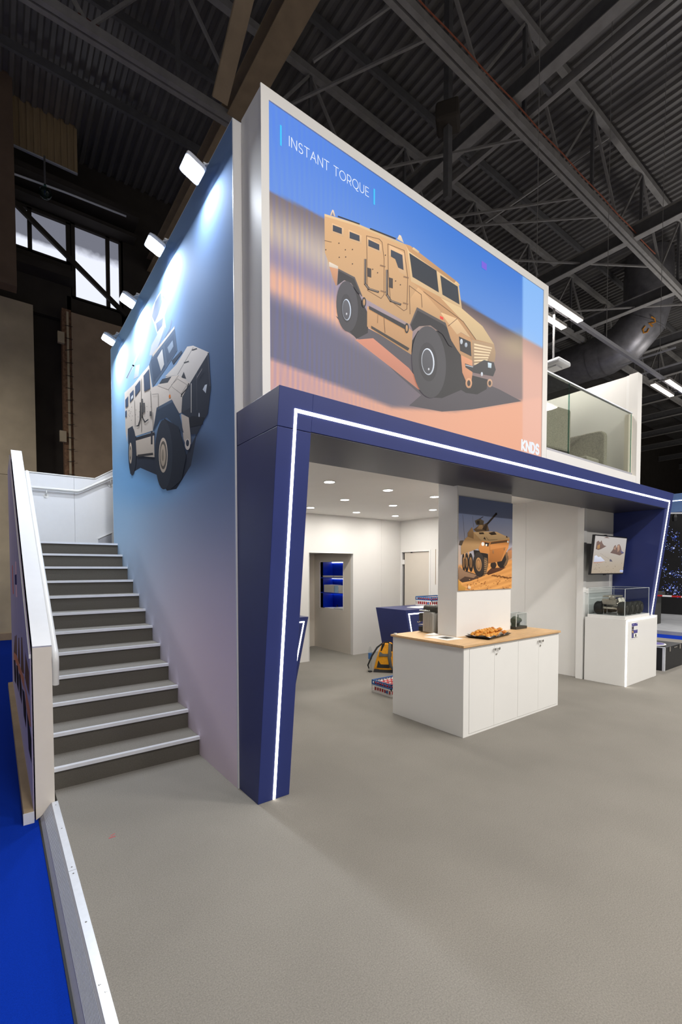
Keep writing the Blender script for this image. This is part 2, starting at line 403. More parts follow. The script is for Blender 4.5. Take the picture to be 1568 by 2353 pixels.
# recess behind the opening, its side wall holds the lit shelf niche
wr = thing('wall_recess', (5.85, 8, 0), 'beige side wall of the back recess holding lit blue shelves', 'wall', kind='structure'); del wr['category']
B(5.85, 7.28, 0, 5.93, 7.53, 2.1).build('wall_panel', 'beige_wall', wr)
B(5.85, 8.37, 0, 5.93, 8.6, 2.1).build('wall_panel', 'beige_wall', wr)
B(5.85, 7.53, 0, 5.93, 8.37, .9).build('wall_panel', 'beige_wall', wr)
B(5.85, 7.53, 1.915, 5.93, 8.37, 2.1).build('wall_panel', 'beige_wall', wr)
wrb = thing('wall_recess_back', (5.2, 8.6, 0), 'beige back wall of the recess with a narrow dark door', 'wall', kind='structure'); del wrb['category']
B(3.6, 8.6, 0, 4.7, 8.68, 2.1).build('wall_panel', 'beige_wall', wrb)
B(5.72, 8.6, 0, 6.4, 8.68, 2.1).build('wall_panel', 'beige_wall', wrb)
B(4.7, 8.6, 1.98, 5.72, 8.68, 2.1).build('wall_panel', 'beige_wall', wrb)
struct(B(3.6, 7.28, 2.1, 6.4, 8.68, 2.16), 'ceiling_recess', 'white_panel', 'low ceiling of the back recess')
d2 = struct(B(4.7, 8.62, 0, 5.66, 8.66, 1.98), 'door_2', 'dark_door', 'dark grey sliding door at the end of the recess')
B(5.66, 8.58, 0, 5.72, 8.68, 1.98).build('door_frame', 'beige_wall', d2)
B(5.60, 8.575, 0, 5.64, 8.61, 1.1).build('pull_bar', 'alu', d2)
# wall with the store room door
ws = thing('wall_store', (7.2, 6.6, 0), 'white inner side wall with the store room door', 'wall', kind='structure'); del ws['category']
B(7.2, 7.162, 0, 7.28, 7.28, 2.81).build('wall_panel', 'white_panel', ws)
B(7.2, 6.37, 2.14, 7.28, 7.162, 2.81).build('wall_panel', 'white_panel', ws)
B(7.2, 5.3, 0, 7.28, 6.2, 2.81).build('wall_panel', 'white_panel', ws)
B(7.2, 6.2, 0, 7.28, 6.37, 2.81).build('wall_panel', 'white_panel', ws)
B(7.192, 6.197, 1.44, 7.2, 6.203, 2.16).build('shadow_gap', 'steel_tan', ws)
d1 = thing('door_1', (7.2, 6.75, 0), 'white store room door with black gap along its hinge side', 'door', kind='structure'); del d1['category']
B(7.225, 6.37, 0, 7.265, 7.10, 2.12).build('door_leaf', 'beige_wall', d1)
B(7.245, 7.10, 0, 7.27, 7.15, 2.12).build('dark_gap', 'black', d1)
B(7.19, 6.335, 0, 7.21, 6.37, 2.155).build('door_frame', 'white_gloss', d1)
B(7.19, 7.15, 0, 7.21, 7.175, 2.155).build('door_frame', 'white_gloss', d1)
B(7.19, 6.37, 2.125, 7.21, 7.15, 2.155).build('door_frame', 'white_gloss', d1)
for z in (1.86, .3): B(7.2, 7.09, z, 7.25, 7.16, z+.1).build('hinge', 'white_gloss', d1)
B(7.195, 6.86, 2.105, 7.215, 6.9, 2.125).build('catch', 'black', d1)
# right inner wall and the wall behind the television
w3 = thing('wall_right', (7.55, 4.5, 0), 'white inner wall to the right of the poster pillar', 'wall', kind='structure'); del w3['category']
B(7.55, 3.52, 0, 7.63, 4.45, 2.93).build('wall_panel', 'white_panel', w3)
B(7.55, 4.453, 0, 7.63, 5.3, 2.93).build('wall_panel', 'white_panel', w3)
B(7.2, 5.26, 0, 7.55, 5.3, 2.93).build('wall_return', 'white_panel', w3)
B(7.465, 3.42, 0, 7.56, 3.52, 2.713).build('corner_post', 'white_gloss', w3)
struct(B(7.56, 3.44, 0, 8.57, 3.5, 2.713), 'wall_television', 'white_panel', 'white wall panel behind the hung television')
B(7.47, 3.425, 0, 7.50, 3.435, 2.71).build('trim_1', 'white_gloss', label='narrow white edge strip beside the television wall', kind='structure')
# stand ceiling with the raised zone to the right
ce = struct(B(1.6, 3.42, 2.81, 6.55, 7.2, 2.95), 'ceiling', 'white_panel', 'white stand ceiling with round downlights')
B(6.55, 3.42, 2.92, 7.6, 7.2, 2.96).build('raised_zone', 'white_panel', ce)
B(6.55, 5.3, 2.81, 7.25, 7.2, 2.92).build('lowered_zone', 'white_panel', ce)
struct(B(1.6, 3.34, 2.965, 8.25, 7.8, 3.1), 'floor_upper', 'carpet_grey', 'upper terrace floor above the stand')
struct(B(4.27, 3.36, .965, 5.36, 3.64, 2.81), 'pillar', 'white_gloss', 'square white pillar rising from the counter', bevel=.002)
wu = thing('wall_upper', (8.3, 3.1, 3.1), 'white end wall of the upper terrace with a corner post', 'wall', kind='structure'); del wu['category']
B(8.27, 3.12, 2.96, 8.34, 7.6, 4.86).build('wall_panel', 'white_panel', wu)
B(8.25, 2.995, 2.96, 8.415, 3.12, 4.87).build('corner_post', 'white_panel', wu)
B(8.10, 3.06, 3.1, 8.25, 3.12, 4.2).build('side_strip', 'cream_panel', wu)
B(8.255, 3.12, 3.1, 8.27, 3.16, 4.86).build('seam_strip', 'white_gloss', wu)

# ------------------------------------------------------------------ the hall around
YH = 14.75
wh = thing('wall_hall', (2, YH, -.1), 'dark far hall wall with concrete panels and high windows', 'wall', kind='structure'); del wh['category']
B(-4, YH+.5, -.1, 14, YH+.6, 14).build('dark_wall', 'hall_dark', wh)
B(-1.6, YH, 4.25, .965, YH+.3, 8.82).build('concrete_panel', 'concrete', wh)
B(-1.6, YH, -.1, .972, YH+.3, 4.24).build('concrete_panel', 'concrete', wh)
B(-1.6, YH-.03, -.1, .972, YH, .08).build('plinth_strip', 'concrete_warm', wh)
B(1.64, YH+.05, -.1, 1.86, YH+.4, 9.0).build('rough_pier', 'brick_dust', wh)
B(1.86, YH, -.1, 4.2, YH+.3, 8.93).build('concrete_panel', 'concrete_warm', wh)
B(1.74, YH-.03, 2, 1.79, YH+.05, 8.9).build('cable_pipe', 'concrete', wh)
for i in range(16): MB().bar((1.69, YH-.05, 3.4+i*.34), (1.88, YH-.05, 3.44+i*.34+random.uniform(-.05, .05)), .012).build('wire_tie', 'black', wh)
for z in (5.3, 8.0): B(1.52, YH-.05, z, 1.68, YH+.05, z+.3).build('junction_box', 'concrete', wh)
# ledges, high shutter and column
B(-1.6, YH-.2, 9.75, 1.95, YH+.3, 9.95).build('ledge', 'hall_dark', wh)
B(-1.6, YH-.1, 11.62, 3.6, YH+.3, 11.72).build('ledge', 'hall_dark', wh)
B(-1.6, YH-.5, 11.95, 3.6, YH+.3, 12.1).build('ledge', 'hall_dark', wh)
mb = MB()
for i in range(20): mb.box(.5+i*.075, YH-.6-.02*(i % 2), 12.35, .573+i*.075, YH-.55, 14.5)
mb.build('ribbed_sheet', 'shutter', wh)
B(-.6, 13.6, 8.6, .575, 13.95, 14.2).build('column', 'brown_column', wh)
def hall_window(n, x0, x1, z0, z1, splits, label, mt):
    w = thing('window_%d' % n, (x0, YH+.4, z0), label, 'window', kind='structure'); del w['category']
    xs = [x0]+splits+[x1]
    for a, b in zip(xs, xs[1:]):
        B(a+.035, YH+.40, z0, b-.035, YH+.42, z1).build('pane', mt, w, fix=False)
    for a in xs: B(a-.05, YH+.3, z0-.05, a+.05, YH+.45, z1+.05).build('mullion', 'hall_dark', w)
    B(x0-.05, YH+.3, z1, x1+.05, YH+.45, z1+.08).build('head', 'hall_dark', w); B(x0-.05, YH+.3, z0-.08, x1+.05, YH+.45, z0).build('sill', 'hall_dark', w)
    return w
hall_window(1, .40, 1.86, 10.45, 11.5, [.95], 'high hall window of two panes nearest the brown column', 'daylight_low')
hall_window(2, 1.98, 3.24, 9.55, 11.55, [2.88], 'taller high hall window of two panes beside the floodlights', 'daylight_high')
B(3.24, YH+.3, 9, 9, YH+.45, 12).build('blank_panel', 'hall_dark', wh)
B(-1.6, YH+.3, 8.8, 1.9, YH+.45, 10.4).build('blank_panel', 'hall_dark', wh)
B(1.8, YH+.3, 8.8, 4, YH+.45, 9.5).build('blank_panel', 'hall_dark', wh)
B(.5, YH-.62, 12.31, 2.0, YH-.56, 12.345).build('light_leak_strip', 'alu', wh)  # pale strip standing in for a light leak below the ribbed sheet
MB().tube([on(20, 395, 'Y', 14.0), on(150, 442, 'Y', 14.0), on(290, 497, 'Y', 14.0)], .025, 8).build('conduit', 'alu', wh)
c = on(104, 452, 'Y', 13.9); MB().lathe([(.02, .3), (.05, .22), (.13, .15), (.15, .06), (.10, -.02), (.03, -.06)], c, 16).build('dome_lamp', 'glass_edge', wh, smooth=True)
MB().bar(c+Vector((0, 0, .3)), c+Vector((0, 0, 1.0)), .04).build('lamp_stem', 'steel_dark', wh)
MB().bar((.55, YH+.2, 11.5), (3.35, YH+.2, 9.4), .1, .12).build('diagonal_brace', 'hall_dark', wh)
# folded roof deck
mb = MB(); x = -8.; P = .24
pts = []
while x < 58: pts += [(x, 13.55), (x+.09, 13.55), (x+.12, 13.48), (x+.20, 13.48)]; x += P
v = [(a, -5, z) for a, z in pts]+[(a, 16, z) for a, z in pts]; n = len(pts)
mb.add(v, [(i, i+1, n+i+1, n+i) for i in range(n-1)])
mb.build('ceiling_hall', 'deck', fix=False, label='dark corrugated steel roof deck of the hall', kind='structure')
struct(B(58, -6, -.2, 58.2, 16, 14), 'wall_hall_far', 'hall_dark', 'dark end wall of the hall in the far distance')
struct(B(8.8, 15, -.2, 58, 15.2, 14), 'wall_hall_side', 'hall_dark', 'dark long side wall of the hall behind the stand')

# roof trusses: things of chords, posts and braces
def truss(y, zb, zt, x0, x1, bay, label):
    t = thing('roof_truss', (x0, y, zb), label, 'truss', 'roof trusses crossing the hall')
    B(x0, y-.11, zb-.08, x1, y-.02, zb+.08).build('chord', 'steel_beam', t); B(x0, y+.02, zb-.08, x1, y+.11, zb+.08).build('chord', 'steel_beam', t)
    B(x0, y-.07, zt-.07, x1, y+.07, zt+.09).build('chord', 'steel_beam', t)
    k = 0; x = x0
    post = brace = rbrace = None
    while x < x1-.01:
        if post is None:
            post = B(x-.035, y-.035, zb+.1, x+.035, y+.035, zt-.09).build('post', 'steel_dark', t)
            brace = MB().bar((x+bay/2, y, zb+.08), (x, y, zt-.05), .055).build('brace', 'steel_beam', t)
            rbrace = MB().bar((x+bay/2, y, zb+.08), (x+bay, y, zt-.05), .055).build('brace', 'steel_beam', t)
            gus = B(x+bay/2-.16, y-.015, zb-.02, x+bay/2+.16, y+.015, zb+.2).build('gusset', 'steel_rust', t)
        else:
            for q in (post, brace, rbrace, gus):
                c = q.copy(); COL.objects.link(c); c.location = Vector(q.location)+Vector((bay*k, 0, 0))
        k += 1; x += bay
    return t
truss(5.55, 11.0, 13.2, -3.1, 40, 3.06, 'nearest roof truss crossing above the video wall')
truss(9.05, 11.0, 13.2, -3.1, 40, 3.06, 'second roof truss just behind the video wall top edge')
def girder(x, z, label, lattice=False, w=.22, y1=15, mat='steel_beam', g='roof girders running away under the deck'):
    t = thing('roof_girder', (x, -4, z), label, 'girder', g)
    B(x-w/2, -4, z-.02, x+w/2, y1, z).build('flange', mat, t); B(x-w/2, -4, z+.36, x+w/2, y1, z+.38).build('flange', mat, t)
    B(x-.02, -4, z, x+.02, y1, z+.36).build('web', 'steel_dark', t)
    if lattice:
        B(x+.55, -4, z+.02, x+.65, y1, z+.2).build('side_rail', mat, t)
        for y in range(-3, 15, 2): B(x+.1, y, z+.05, x+.6, y+.08, z+.12).build('spacer', 'steel_dark', t)
    return t
girder(8.72, 11.3, 'double roof girder running away above the video wall', True)
girder(4.2, 11.0, 'wide tan roof beam above the video wall corner', w=.46, y1=15, mat='steel_tan')
for x, w in ((14.6, 'first'), (18.5, 'second'), (22.5, 'third'), (26, 'fourth'), (29.5, 'fifth'), (33, 'sixth'), (37, 'seventh'), (41, 'eighth'), (46, 'ninth'), (51, 'tenth')):
    girder(x, 11.0, '%s of the far roof girders seen to the right of the terrace' % w)
for i, y in enumerate((6.9, 8.2, 10.6, 12.6)):
    MB().bar((-3, y, 13.3), (45, y, 13.3), .08, .2).build('roof_purlin', 'steel_dark', label='%s thin purlin below the roof deck from the camera' % ('first', 'second', 'third', 'fourth')[i], cat='purlin', group='roof purlins')
# raking pale strut and steel rods
t = thing('raking_strut', (2.9, 6.8, 8.9), 'pale raking steel strut rising beside the tan beam', 'strut')
a, b = on(505, 232, 'X', 3.2), on(566, -20, 'X', 3.2); b = a+(b-a)*3.4
MB().bar(a, b, .26, .06).build('plate', 'steel_tan', t); MB().bar(a+Vector((.02, 0, .14)), b+Vector((.02, 0, .14)), .05, .26).build('web', 'brown_column', t)
rods = [((4.9, 7.2, 11.1), (7.2, 5.55, 13.1)), ((6.3, 5.55, 11), (4.4, 9.05, 11.05)), ((9.4, 5.55, 11), (6.6, 9.05, 11.05)), ((12, 5.55, 11), (9.0, 9.05, 11.05)), ((9.2, 9.05, 11), (13.5, 5.55, 11.2)), ((11, 9.05, 11), (17, 5.55, 11.2)), ((13.1, 5.55, 13), (10.8, 9.05, 11.1)), ((16, 9.05, 11), (20, 5.55, 11.1))]
ordn = ('first', 'second', 'third', 'fourth', 'fifth', 'sixth', 'seventh', 'eighth', 'ninth')
for i, (p, q) in enumerate(rods):
    MB().bar(p, q, .045).build('bracing_rod', 'steel_beam', label='%s thin bracing rod between the roof trusses from the left' % ordn[i], cat='rod', group='bracing rods')
# hanging vent box with its hanger
t = thing('hanging_box', (7.5, 6.22, 10.4), 'dark angular box hanging from the nearest truss', 'vent box')
c = on(1030, 262, 'Y', 6.0)
B(c.x-.22, c.y-.22, c.z-.25, c.x+.22, c.y+.22, c.z+.1).rot(.6, c).build('body', 'hall_dark', t, bevel=.05)
B(c.x-.06, c.y-.06, c.z+.1, c.x+.06, c.y+.06, 13.5).build('hanger', 'steel_dark', t)
B(c.x-.06, c.y-.06, c.z-1.6, c.x+.06, c.y+.06, c.z-.25).build('lower_hanger', 'steel_dark', t)
mb = MB(); p0 = [(4.5+i*.5, 5.42, 11.12+.015*math.sin(i*1.7)) for i in range(24)]
mb.tube(p0, .014, 6).build('cable', 'cable_rust', label='thin reddish cable running along the nearest truss chord', cat='cable')
# big spiral duct with its elbow
t = thing('air_duct', (18, 7.2, 10), 'large round spiral air duct bending down from the roof', 'duct')
c0 = on(1422, 792, 'Z', 10.08); vx = on(1492, 600, 'Y', c0.y-.52); R0 = .78
X0, Y0 = vx.x, vx.y
def duct_run(path, name, rib):
    mb = MB(); rr = []; pp = []
    path = [Vector(p) for p in path]
    for a, b in zip(path, path[1:]):
        n = max(1, int((b-a).length/rib)) if rib else 1
        for i in range(n):
            q = a+(b-a)*(i/n); q2 = a+(b-a)*((i+.5)/n)
            pp += [q, q2]; rr += [R0, R0-(.012 if rib else 0)]
    pp.append(path[-1]); rr.append(R0); mb.tube(pp, rr, 28); return mb.build(name, 'duct', t, smooth=True)
El = []
for i in range(4):
    a = math.radians(90*i/3); El.append(Vector((X0, Y0, 11.8))+Vector((0, 1.42-1.42*math.cos(a), -1.42*math.sin(a))))
# the horizontal run leads away from the camera
duct_run([(X0, Y0, 13.47), (X0, Y0, 12.85)], 'riser', .09)
mb = MB().tube([(X0, Y0, 12.9), (X0, Y0, 11.8)]+El[1:]+[El[3]+Vector((0, .5, 0))], .80, 32, False)
mb.build('elbow', 'duct', t, smooth=True)
for i in range(4):
    d = Vector((0, 0, -1)) if i == 0 else Vector((0, 1, 0)) if i == 3 else (El[i+1]-El[i-1]).normalized()
    sm = MB().tube([El[i]-d*.02, El[i]+d*.02], .835 if i in (1, 2) else .808, 32, False); sm.build('seam_ring', 'duct', t, smooth=True)
R0 = .78
duct_run([El[3]+Vector((0, .45, 0)), El[3]+Vector((0, 5.4, 0))], 'run', .09)
# orange painted 2 and 0 on the elbow
def paint(px, py):
    d = ray(px, py); c = (El[1]+El[2])/2; ax = (El[2]-El[1]).normalized(); o = EYE-c
    dp = d-ax*d.dot(ax); op = o-ax*o.dot(ax); A = dp.dot(dp); Bq = 2*dp.dot(op); Cq = op.dot(op)-(.825**2); D = Bq*Bq-4*A*Cq
    return EYE+d*((-Bq-math.sqrt(max(D, 0)))/(2*A)) if D > 0 else None
for nm, st in (('painted_digit', [(1497, 728), (1505, 732), (1507, 740), (1500, 742), (1492, 742), (1500, 750)]), ('painted_digit', [(1484, 749), (1478, 756), (1480, 765), (1488, 763), (1492, 755)])):
    q = [paint(*p) for p in st]
    if all(q): MB().tube(q, .028, 5).build(nm, 'orange_paint', t)
# suspended linear lights: the visible row, and its sister rows over the aisle in front
def hall_light(x, y, z, label, energy, first=[None]):
    if first[0] is None:
        t = thing('linear_light', (x, y, z), label, 'light', 'suspended linear hall lights')
        for dy in (-.14, .14):
            h = B(x-.62, y+dy-.05, z, x+.62, y+dy+.05, z+.05).build('housing', 'steel_beam', t)
            B(x-.6, y+dy-.045, z-.012, x+.6, y+dy+.045, z).build('diffuser', 'tube_face', h)
        for dx in (-.5, .5): B(x+dx-.02, y-.2, z+.05, x+dx+.02, y+.2, z+.07).build('yoke', 'steel_dark', t)
        first[0] = t
    else: t = copy_tree(first[0], (x, y, z), label=label)
    lamp('linear_light_glow', 'AREA', (x, y, z-.03), energy, (1, .96, .91), 1.2, .34, parent=t)
    return t
LY, LZ = 4.0, 6.0
hall_light(7.55, LY, LZ, 'suspended linear light right of the video wall frame', HALL_E*1.5)
hall_light(12.85, LY, LZ, 'suspended linear light beside the terrace end wall', HALL_E*1.5)
for i, x in enumerate((18.15, 23.45, 28.75, 34.05)):
    t = hall_light(x, LY, LZ, '%s of the linear lights farther along the rail' % ('first', 'second', 'third', 'fourth')[i], HALL_E*4)
    lamp('added_uplight', 'AREA', (x, LY, LZ+.2), HALL_E*2.2, (1, .97, .93), 1.2, .34, (0, 0, 1), parent=t)  # upward lamp added to brighten the dark far girders
hall_light(-3.2, 11, LZ+1.5, 'added unseen linear light brightening the concrete panels', HALL_E*2.2)  # unseen fixture, added to lift the far concrete wall
t = thing('light_rail', (7.5, LY, LZ+.08), 'long suspended rail carrying the linear lights', 'rail')
B(6.6, LY-.03, LZ+.08, 35, LY+.03, LZ+.15).build('rail', 'alu_grey', t)
for x in (7, 9.5, 12.2, 16): MB().bar((x, LY, LZ+.15), (x, LY, 13.5), .007).build('hanger_rod', 'steel_beam', t)
for x in (11.2, 12.1): MB().bar((x, LY-.6, LZ+.25), (x, LY+.5, LZ+.25), .03).build('cross_arm', 'alu_grey', t)
for i, (x, y) in enumerate([(x, y) for y in (-1.2, -5.2) for x in (1.2, 5, 9, 13)]):
    hall_light(x, y, LZ+.6, '%s linear hall light hanging over the aisle in front' % ('first', 'second', 'third', 'fourth', 'fifth', 'sixth', 'seventh', 'eighth')[i], HALL_E*(2.7 if y > -3 else 3.4))
# wireless box
t = thing('ceiling_box', (8.0, 4.2, 5.2), 'white wireless box hanging beside the video wall', 'access point')
c = on(1272, 842, 'Y', 4.0)
B(c.x-.2, c.y-.2, c.z-.03, c.x+.2, c.y+.2, c.z+.05).build('body', 'plastic_white', t, bevel=.03)
B(c.x-.1, c.y-.1, c.z-.05, c.x+.1, c.y+.1, c.z-.03).build('face', 'plastic_white', t)
B(c.x-.012, c.y-.012, c.z+.05, c.x+.012, c.y+.012, LZ+.08).build('hanger', 'steel_dark', t)

# ================================================================== portal frame
K = .35/2.97
def pf(x, z, off=0.): return Vector((x, 3.01-K*z-off, z))
po = thing('portal_frame', (1.535, 3.01, 0), 'navy blue portal frame with a leaning front and white light line', 'portal frame')
MB().prism([(3.01, 0), (3.33, 0), (3.33, 2.709), (pf(0, 2.709).y, 2.709)], 'X', 1.535, 1.805).build('leg', 'navy', po, bevel=.002)
MB().prism([(3.01, 0), (3.44, 0), (3.44, 2.709), (pf(0, 2.709).y, 2.709)], 'X', 8.565, 8.835).build('leg', 'navy', po, bevel=.002)
MB().prism([(pf(0, 2.713).y, 2.713), (3.33, 2.713), (3.33, 2.97), (2.66, 2.97)], 'X', 1.535, 1.805).build('corner_block', 'navy', po, bevel=.002)
MB().prism([(pf(0, 2.715).y, 2.716), (3.42, 2.716), (3.42, 2.97), (2.66, 2.97)], 'X', 1.8055, 8.835).build('header', 'navy', po, bevel=.002)
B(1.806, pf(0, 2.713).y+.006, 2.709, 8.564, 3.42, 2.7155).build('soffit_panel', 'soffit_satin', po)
def led(x0, z0, x1, z1, name='light_strip'):
    mb = MB().hexa([pf(x0, z0, -.002), pf(x1, z0, -.002), pf(x1, z1, -.002), pf(x0, z1, -.002)], [pf(x0, z0, .004), pf(x1, z0, .004), pf(x1, z1, .004), pf(x0, z1, .004)])
    return mb.build(name, 'led', po)
led(1.660, .003, 1.681, 2.845); led(1.681, 2.822, 8.696, 2.845); led(8.696, .003, 8.717, 2.845)

# ================================================================== video wall
vw = thing('video_wall', (3.55, 3.0, 2.97), 'large framed video wall showing a sand coloured armoured vehicle', 'screen')
B(1.595, 3.012, 2.972, 5.52, 3.33, 5.205).build('housing', 'white_panel', vw)
B(1.590, 3.0, 2.972, 1.655, 3.012, 5.215).build('frame_side', 'white_panel', vw); B(5.417, 3.0, 2.972, 5.524, 3.012, 5.215).build('frame_side', 'white_panel', vw)
B(1.655, 3.0, 5.132, 5.417, 3.012, 5.215).build('frame_top', 'white_panel', vw); B(1.655, 3.0, 2.972, 5.417, 3.012, 3.013).build('frame_bottom', 'white_panel', vw)
B(1.5955, 3.06, 2.972, 1.5957, 3.063, 5.2).build('panel_seam', 'alu_grey', vw)
SCY = 3.009
A = Art('Y', SCY, -1, (720, 450, 2.9037))
def sky(p, x, y):
    dune = 437+.49*(x-618) if x < 760 else 690+.62*(x-1060) if x < 1140 else 740+.55*(x-1140)
    if 760 <= x < 1060: dune = 507+(690-507)*(x-760)/300
    s = mix((92, 140, 226), (58, 122, 214), sst(640, 1100, x)); s = mix(s, (120, 160, 220), .4*sst(-160, 0, y-dune))
    w = .5+.5*math.sin(x*.62+8*math.sin((y-250)*.004)); s = mix(s, (60, 110, 255), .20*w*(1-sst(700, 1000, x)))
    # sand: hazy tan at left, grey violet in the middle, pink to the right bottom
    d = y-dune
    a = mix((128, 112, 104), (206, 184, 158), sst(0, 90, d)); a = mix(a, (160, 140, 150), sst(90, 150, d)); a = mix(a, (240, 178, 138), sst(150, 200, d)*(1-sst(215, 260, d)))
    a = mix(a, (104, 98, 112), sst(215, 270, d))
    r = mix((92, 78, 82), (150, 126, 118), sst(0, 40, d)); r = mix(r, (122, 104, 108), sst(60, 220, d))
    a = mix(a, r, sst(880, 1040, x))
    low = 822+.40*(x-618) if x < 900 else 935+.06*(x-900) if x < 1045 else 944-.16*(x-1045)
    a = mix(a, mix((214, 160, 140), (232, 166, 134), sst(700, 1100, x)), sst(-6, 8, y-low))
    a = mix(a, (70, 96, 230), .24*w*(1-sst(690, 940, x)))
    c = mix(s, a, sst(-3, 4, d))
    dd = math.hypot((x-1195)/70, (y-795)/46); c = mix(c, (186, 166, 130), .6*(1-sst(.1, 1.1, dd)))
    bright = sst(1199, 1204, x)   # the right hand module column runs brighter
    c = mix(c, mix((140, 190, 248), mix((190, 150, 140), (232, 178, 158), sst(0, 60, d)), sst(-3, 4, d)), bright*.9)
    return c
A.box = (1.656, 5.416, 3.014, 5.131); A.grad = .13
A.ground(1.655, 5.417, 3.013, 5.132, 170, 96, sky)
T1, T2, T3, DK = (208, 164, 118), (192, 146, 102), (222, 188, 142), (48, 46, 50)
A.poly([(150, 800), (300, 900), (360, 880), (660, 1040), (1000, 1190), (1240, 1290), (1390, 1370), (1060, 1425), (860, 1440), (640, 1400), (720, 1330), (560, 1190), (380, 1010), (220, 900)], (84, 78, 84))
A.poly([(280, 960), (400, 950), (640, 1150), (760, 1310), (700, 1290), (500, 1130)], (196, 128, 104))
A.poly([(240, 575), (300, 640), (372, 800), (365, 915), (290, 955), (200, 860)], (44, 42, 46))
A.poly([(990, 1180), (1165, 1225), (1158, 1290), (1095, 1325), (1020, 1315), (930, 1260)], (40, 38, 40))
A.poly([(640, 1000), (700, 900), (880, 900), (990, 1060), (1000, 1290), (860, 1350), (790, 1345)], (42, 40, 43))
A.poly([(360, 735), (620, 865), (664, 905), (655, 1060), (360, 872)], T2)
A.poly([(75, 120), (300, 188), (605, 318), (640, 345), (656, 566), (730, 640), (850, 770), (880, 850), (690, 745), (645, 858), (355, 692), (322, 668), (275, 545), (165, 488), (106, 470), (100, 438), (78, 380)], T1)
A.poly([(75, 120), (300, 188), (605, 318), (600, 334), (300, 204), (76, 136)], T3)
A.poly([(106, 470), (165, 488), (158, 596), (150, 600), (128, 540)], (196, 142, 108)); A.poly([(106, 440), (166, 470), (165, 488), (106, 472)], (224, 208, 190))
A.poly([(655, 570), (862, 680), (990, 750), (1130, 870), (1207, 990), (1060, 960), (1045, 950), (850, 770), (735, 645)], T2)
A.poly([(850, 680), (990, 750), (1130, 870), (1207, 990), (1085, 958), (1000, 838)], (214, 184, 138))
A.poly([(840, 772), (960, 820), (1050, 945), (1035, 940), (985, 910), (960, 930), (900, 850)], (222, 184, 138))
A.poly([(700, 610), (735, 640), (850, 770), (870, 830), (730, 790), (640, 770), (645, 690)], T1)
A.poly([(845, 775), (960, 925), (985, 912), (1045, 948), (1062, 966), (1062, 1100), (985, 1062), (962, 1030), (922, 965), (885, 850)], T2)
A.poly([(1060, 960), (1207, 990), (1218, 1050), (1212, 1108), (1140, 1100), (1065, 1130)], (168, 138, 106))
for i in range(7): A.poly([(1074, 985+i*22), (1194-i*6, 1012+i*16), (1193-i*6, 1022+i*16), (1074, 997+i*22)], (232, 206, 166))
A.poly([(972, 938), (1050, 975), (1056, 1072), (980, 1034)], DK); A.ell(989, 973, 9, 18, (190, 196, 204)); A.ell(1020, 995, 9, 16, (170, 178, 190))
A.poly([(845, 800), (868, 812), (868, 830), (847, 820)], (230, 60, 50))
A.poly([(985, 1062), (1062, 1100), (1062, 1190), (1050, 1285), (1020, 1240), (995, 1180)], (206, 142, 104))
A.ell(1038, 1250, 22, 34, (206, 152, 112)); A.ell(1038, 1250, 11, 20, (60, 50, 48)); A.ell(1178, 1250, 18, 28, (190, 150, 120)); A.ell(1178, 1250, 9, 16, (60, 50, 48))
A.poly([(1012, 1118), (1066, 1138), (1140, 1095), (1205, 1112), (1218, 1160), (1200, 1205), (1120, 1190), (1068, 1180), (1016, 1145)], (58, 56, 58))
A.poly([(1165, 1112), (1190, 1118), (1188, 1150), (1166, 1146)], (196, 214, 224)); A.ell(1125, 1190, 7, 14, (200, 206, 214)); A.line([(1018, 1130), (1064, 1142)], 6, (180, 184, 190))
# windscreen
A.poly([(612, 322), (648, 334), (968, 580), (972, 606), (992, 752), (862, 684), (652, 572), (628, 360)], T3)
A.poly([(612, 322), (648, 334), (968, 580), (970, 603), (640, 372)], T2)
A.poly([(640, 382), (822, 500), (838, 646), (662, 542)], (46, 52, 62)); A.poly([(847, 530), (964, 606), (976, 726), (862, 660)], (50, 56, 66))
A.line([(668, 352), (700, 376)], 14, T3); A.line([(950, 580), (968, 596)], 16, T3)
# side windows, doors and fittings
for q in ([(130, 195), (190, 217), (190, 257), (130, 236)], [(242, 240), (308, 266), (309, 306), (242, 284)], [(367, 292), (440, 326), (440, 366), (367, 336)], [(517, 360), (594, 396), (602, 497), (566, 480), (546, 424), (517, 406)]):
    cx = sum(p[0] for p in q)/len(q); cy = sum(p[1] for p in q)/len(q)
    A.poly([(cx+(p[0]-cx)*1.3+3, cy+(p[1]-cy)*1.5+3) for p in q], (222, 180, 136)); A.poly(q, (58, 64, 78))
for st in ([(355, 268), (440, 290), (458, 310), (472, 420), (472, 660), (452, 686), (362, 632), (355, 268)], [(497, 322), (606, 366), (630, 545), (624, 756), (604, 768), (514, 700), (500, 500), (497, 322)], [(640, 600), (720, 660), (726, 745)], [(640, 600), (645, 790)], [(75, 300), (120, 310)], [(735, 640), (1000, 840), (1085, 960)], [(960, 820), (900, 870)], [(470, 800), (478, 915)]): A.line(st, 3.4, (88, 62, 50))
for st in ([(346, 428), (346, 590), (370, 622), (432, 642)], [(490, 500), (491, 662), (516, 702), (580, 726)]): A.line(st, 15, (52, 46, 46)); A.line([(p[0]-2, p[1]-3) for p in st], 5, (146, 128, 116))
for q in ((360, 480, 386, 548), (503, 545, 530, 620)): A.poly([(q[0], q[1]), (q[2], q[1]+8), (q[2], q[3]), (q[0], q[3]-8)], (66, 56, 54))
for x, y in ((462, 470), (465, 640), (618, 545), (615, 720)): A.line([(x-14, y-4), (x+14, y+4)], 10, (140, 106, 78))
for x, y in ((170, 318), (213, 362), (260, 360), (172, 412), (215, 410), (260, 456), (480, 398), (428, 515), (580, 595), (82, 362), (548, 570), (395, 492)): A.ell(x, y, 4, 5, (70, 52, 46), n=8)
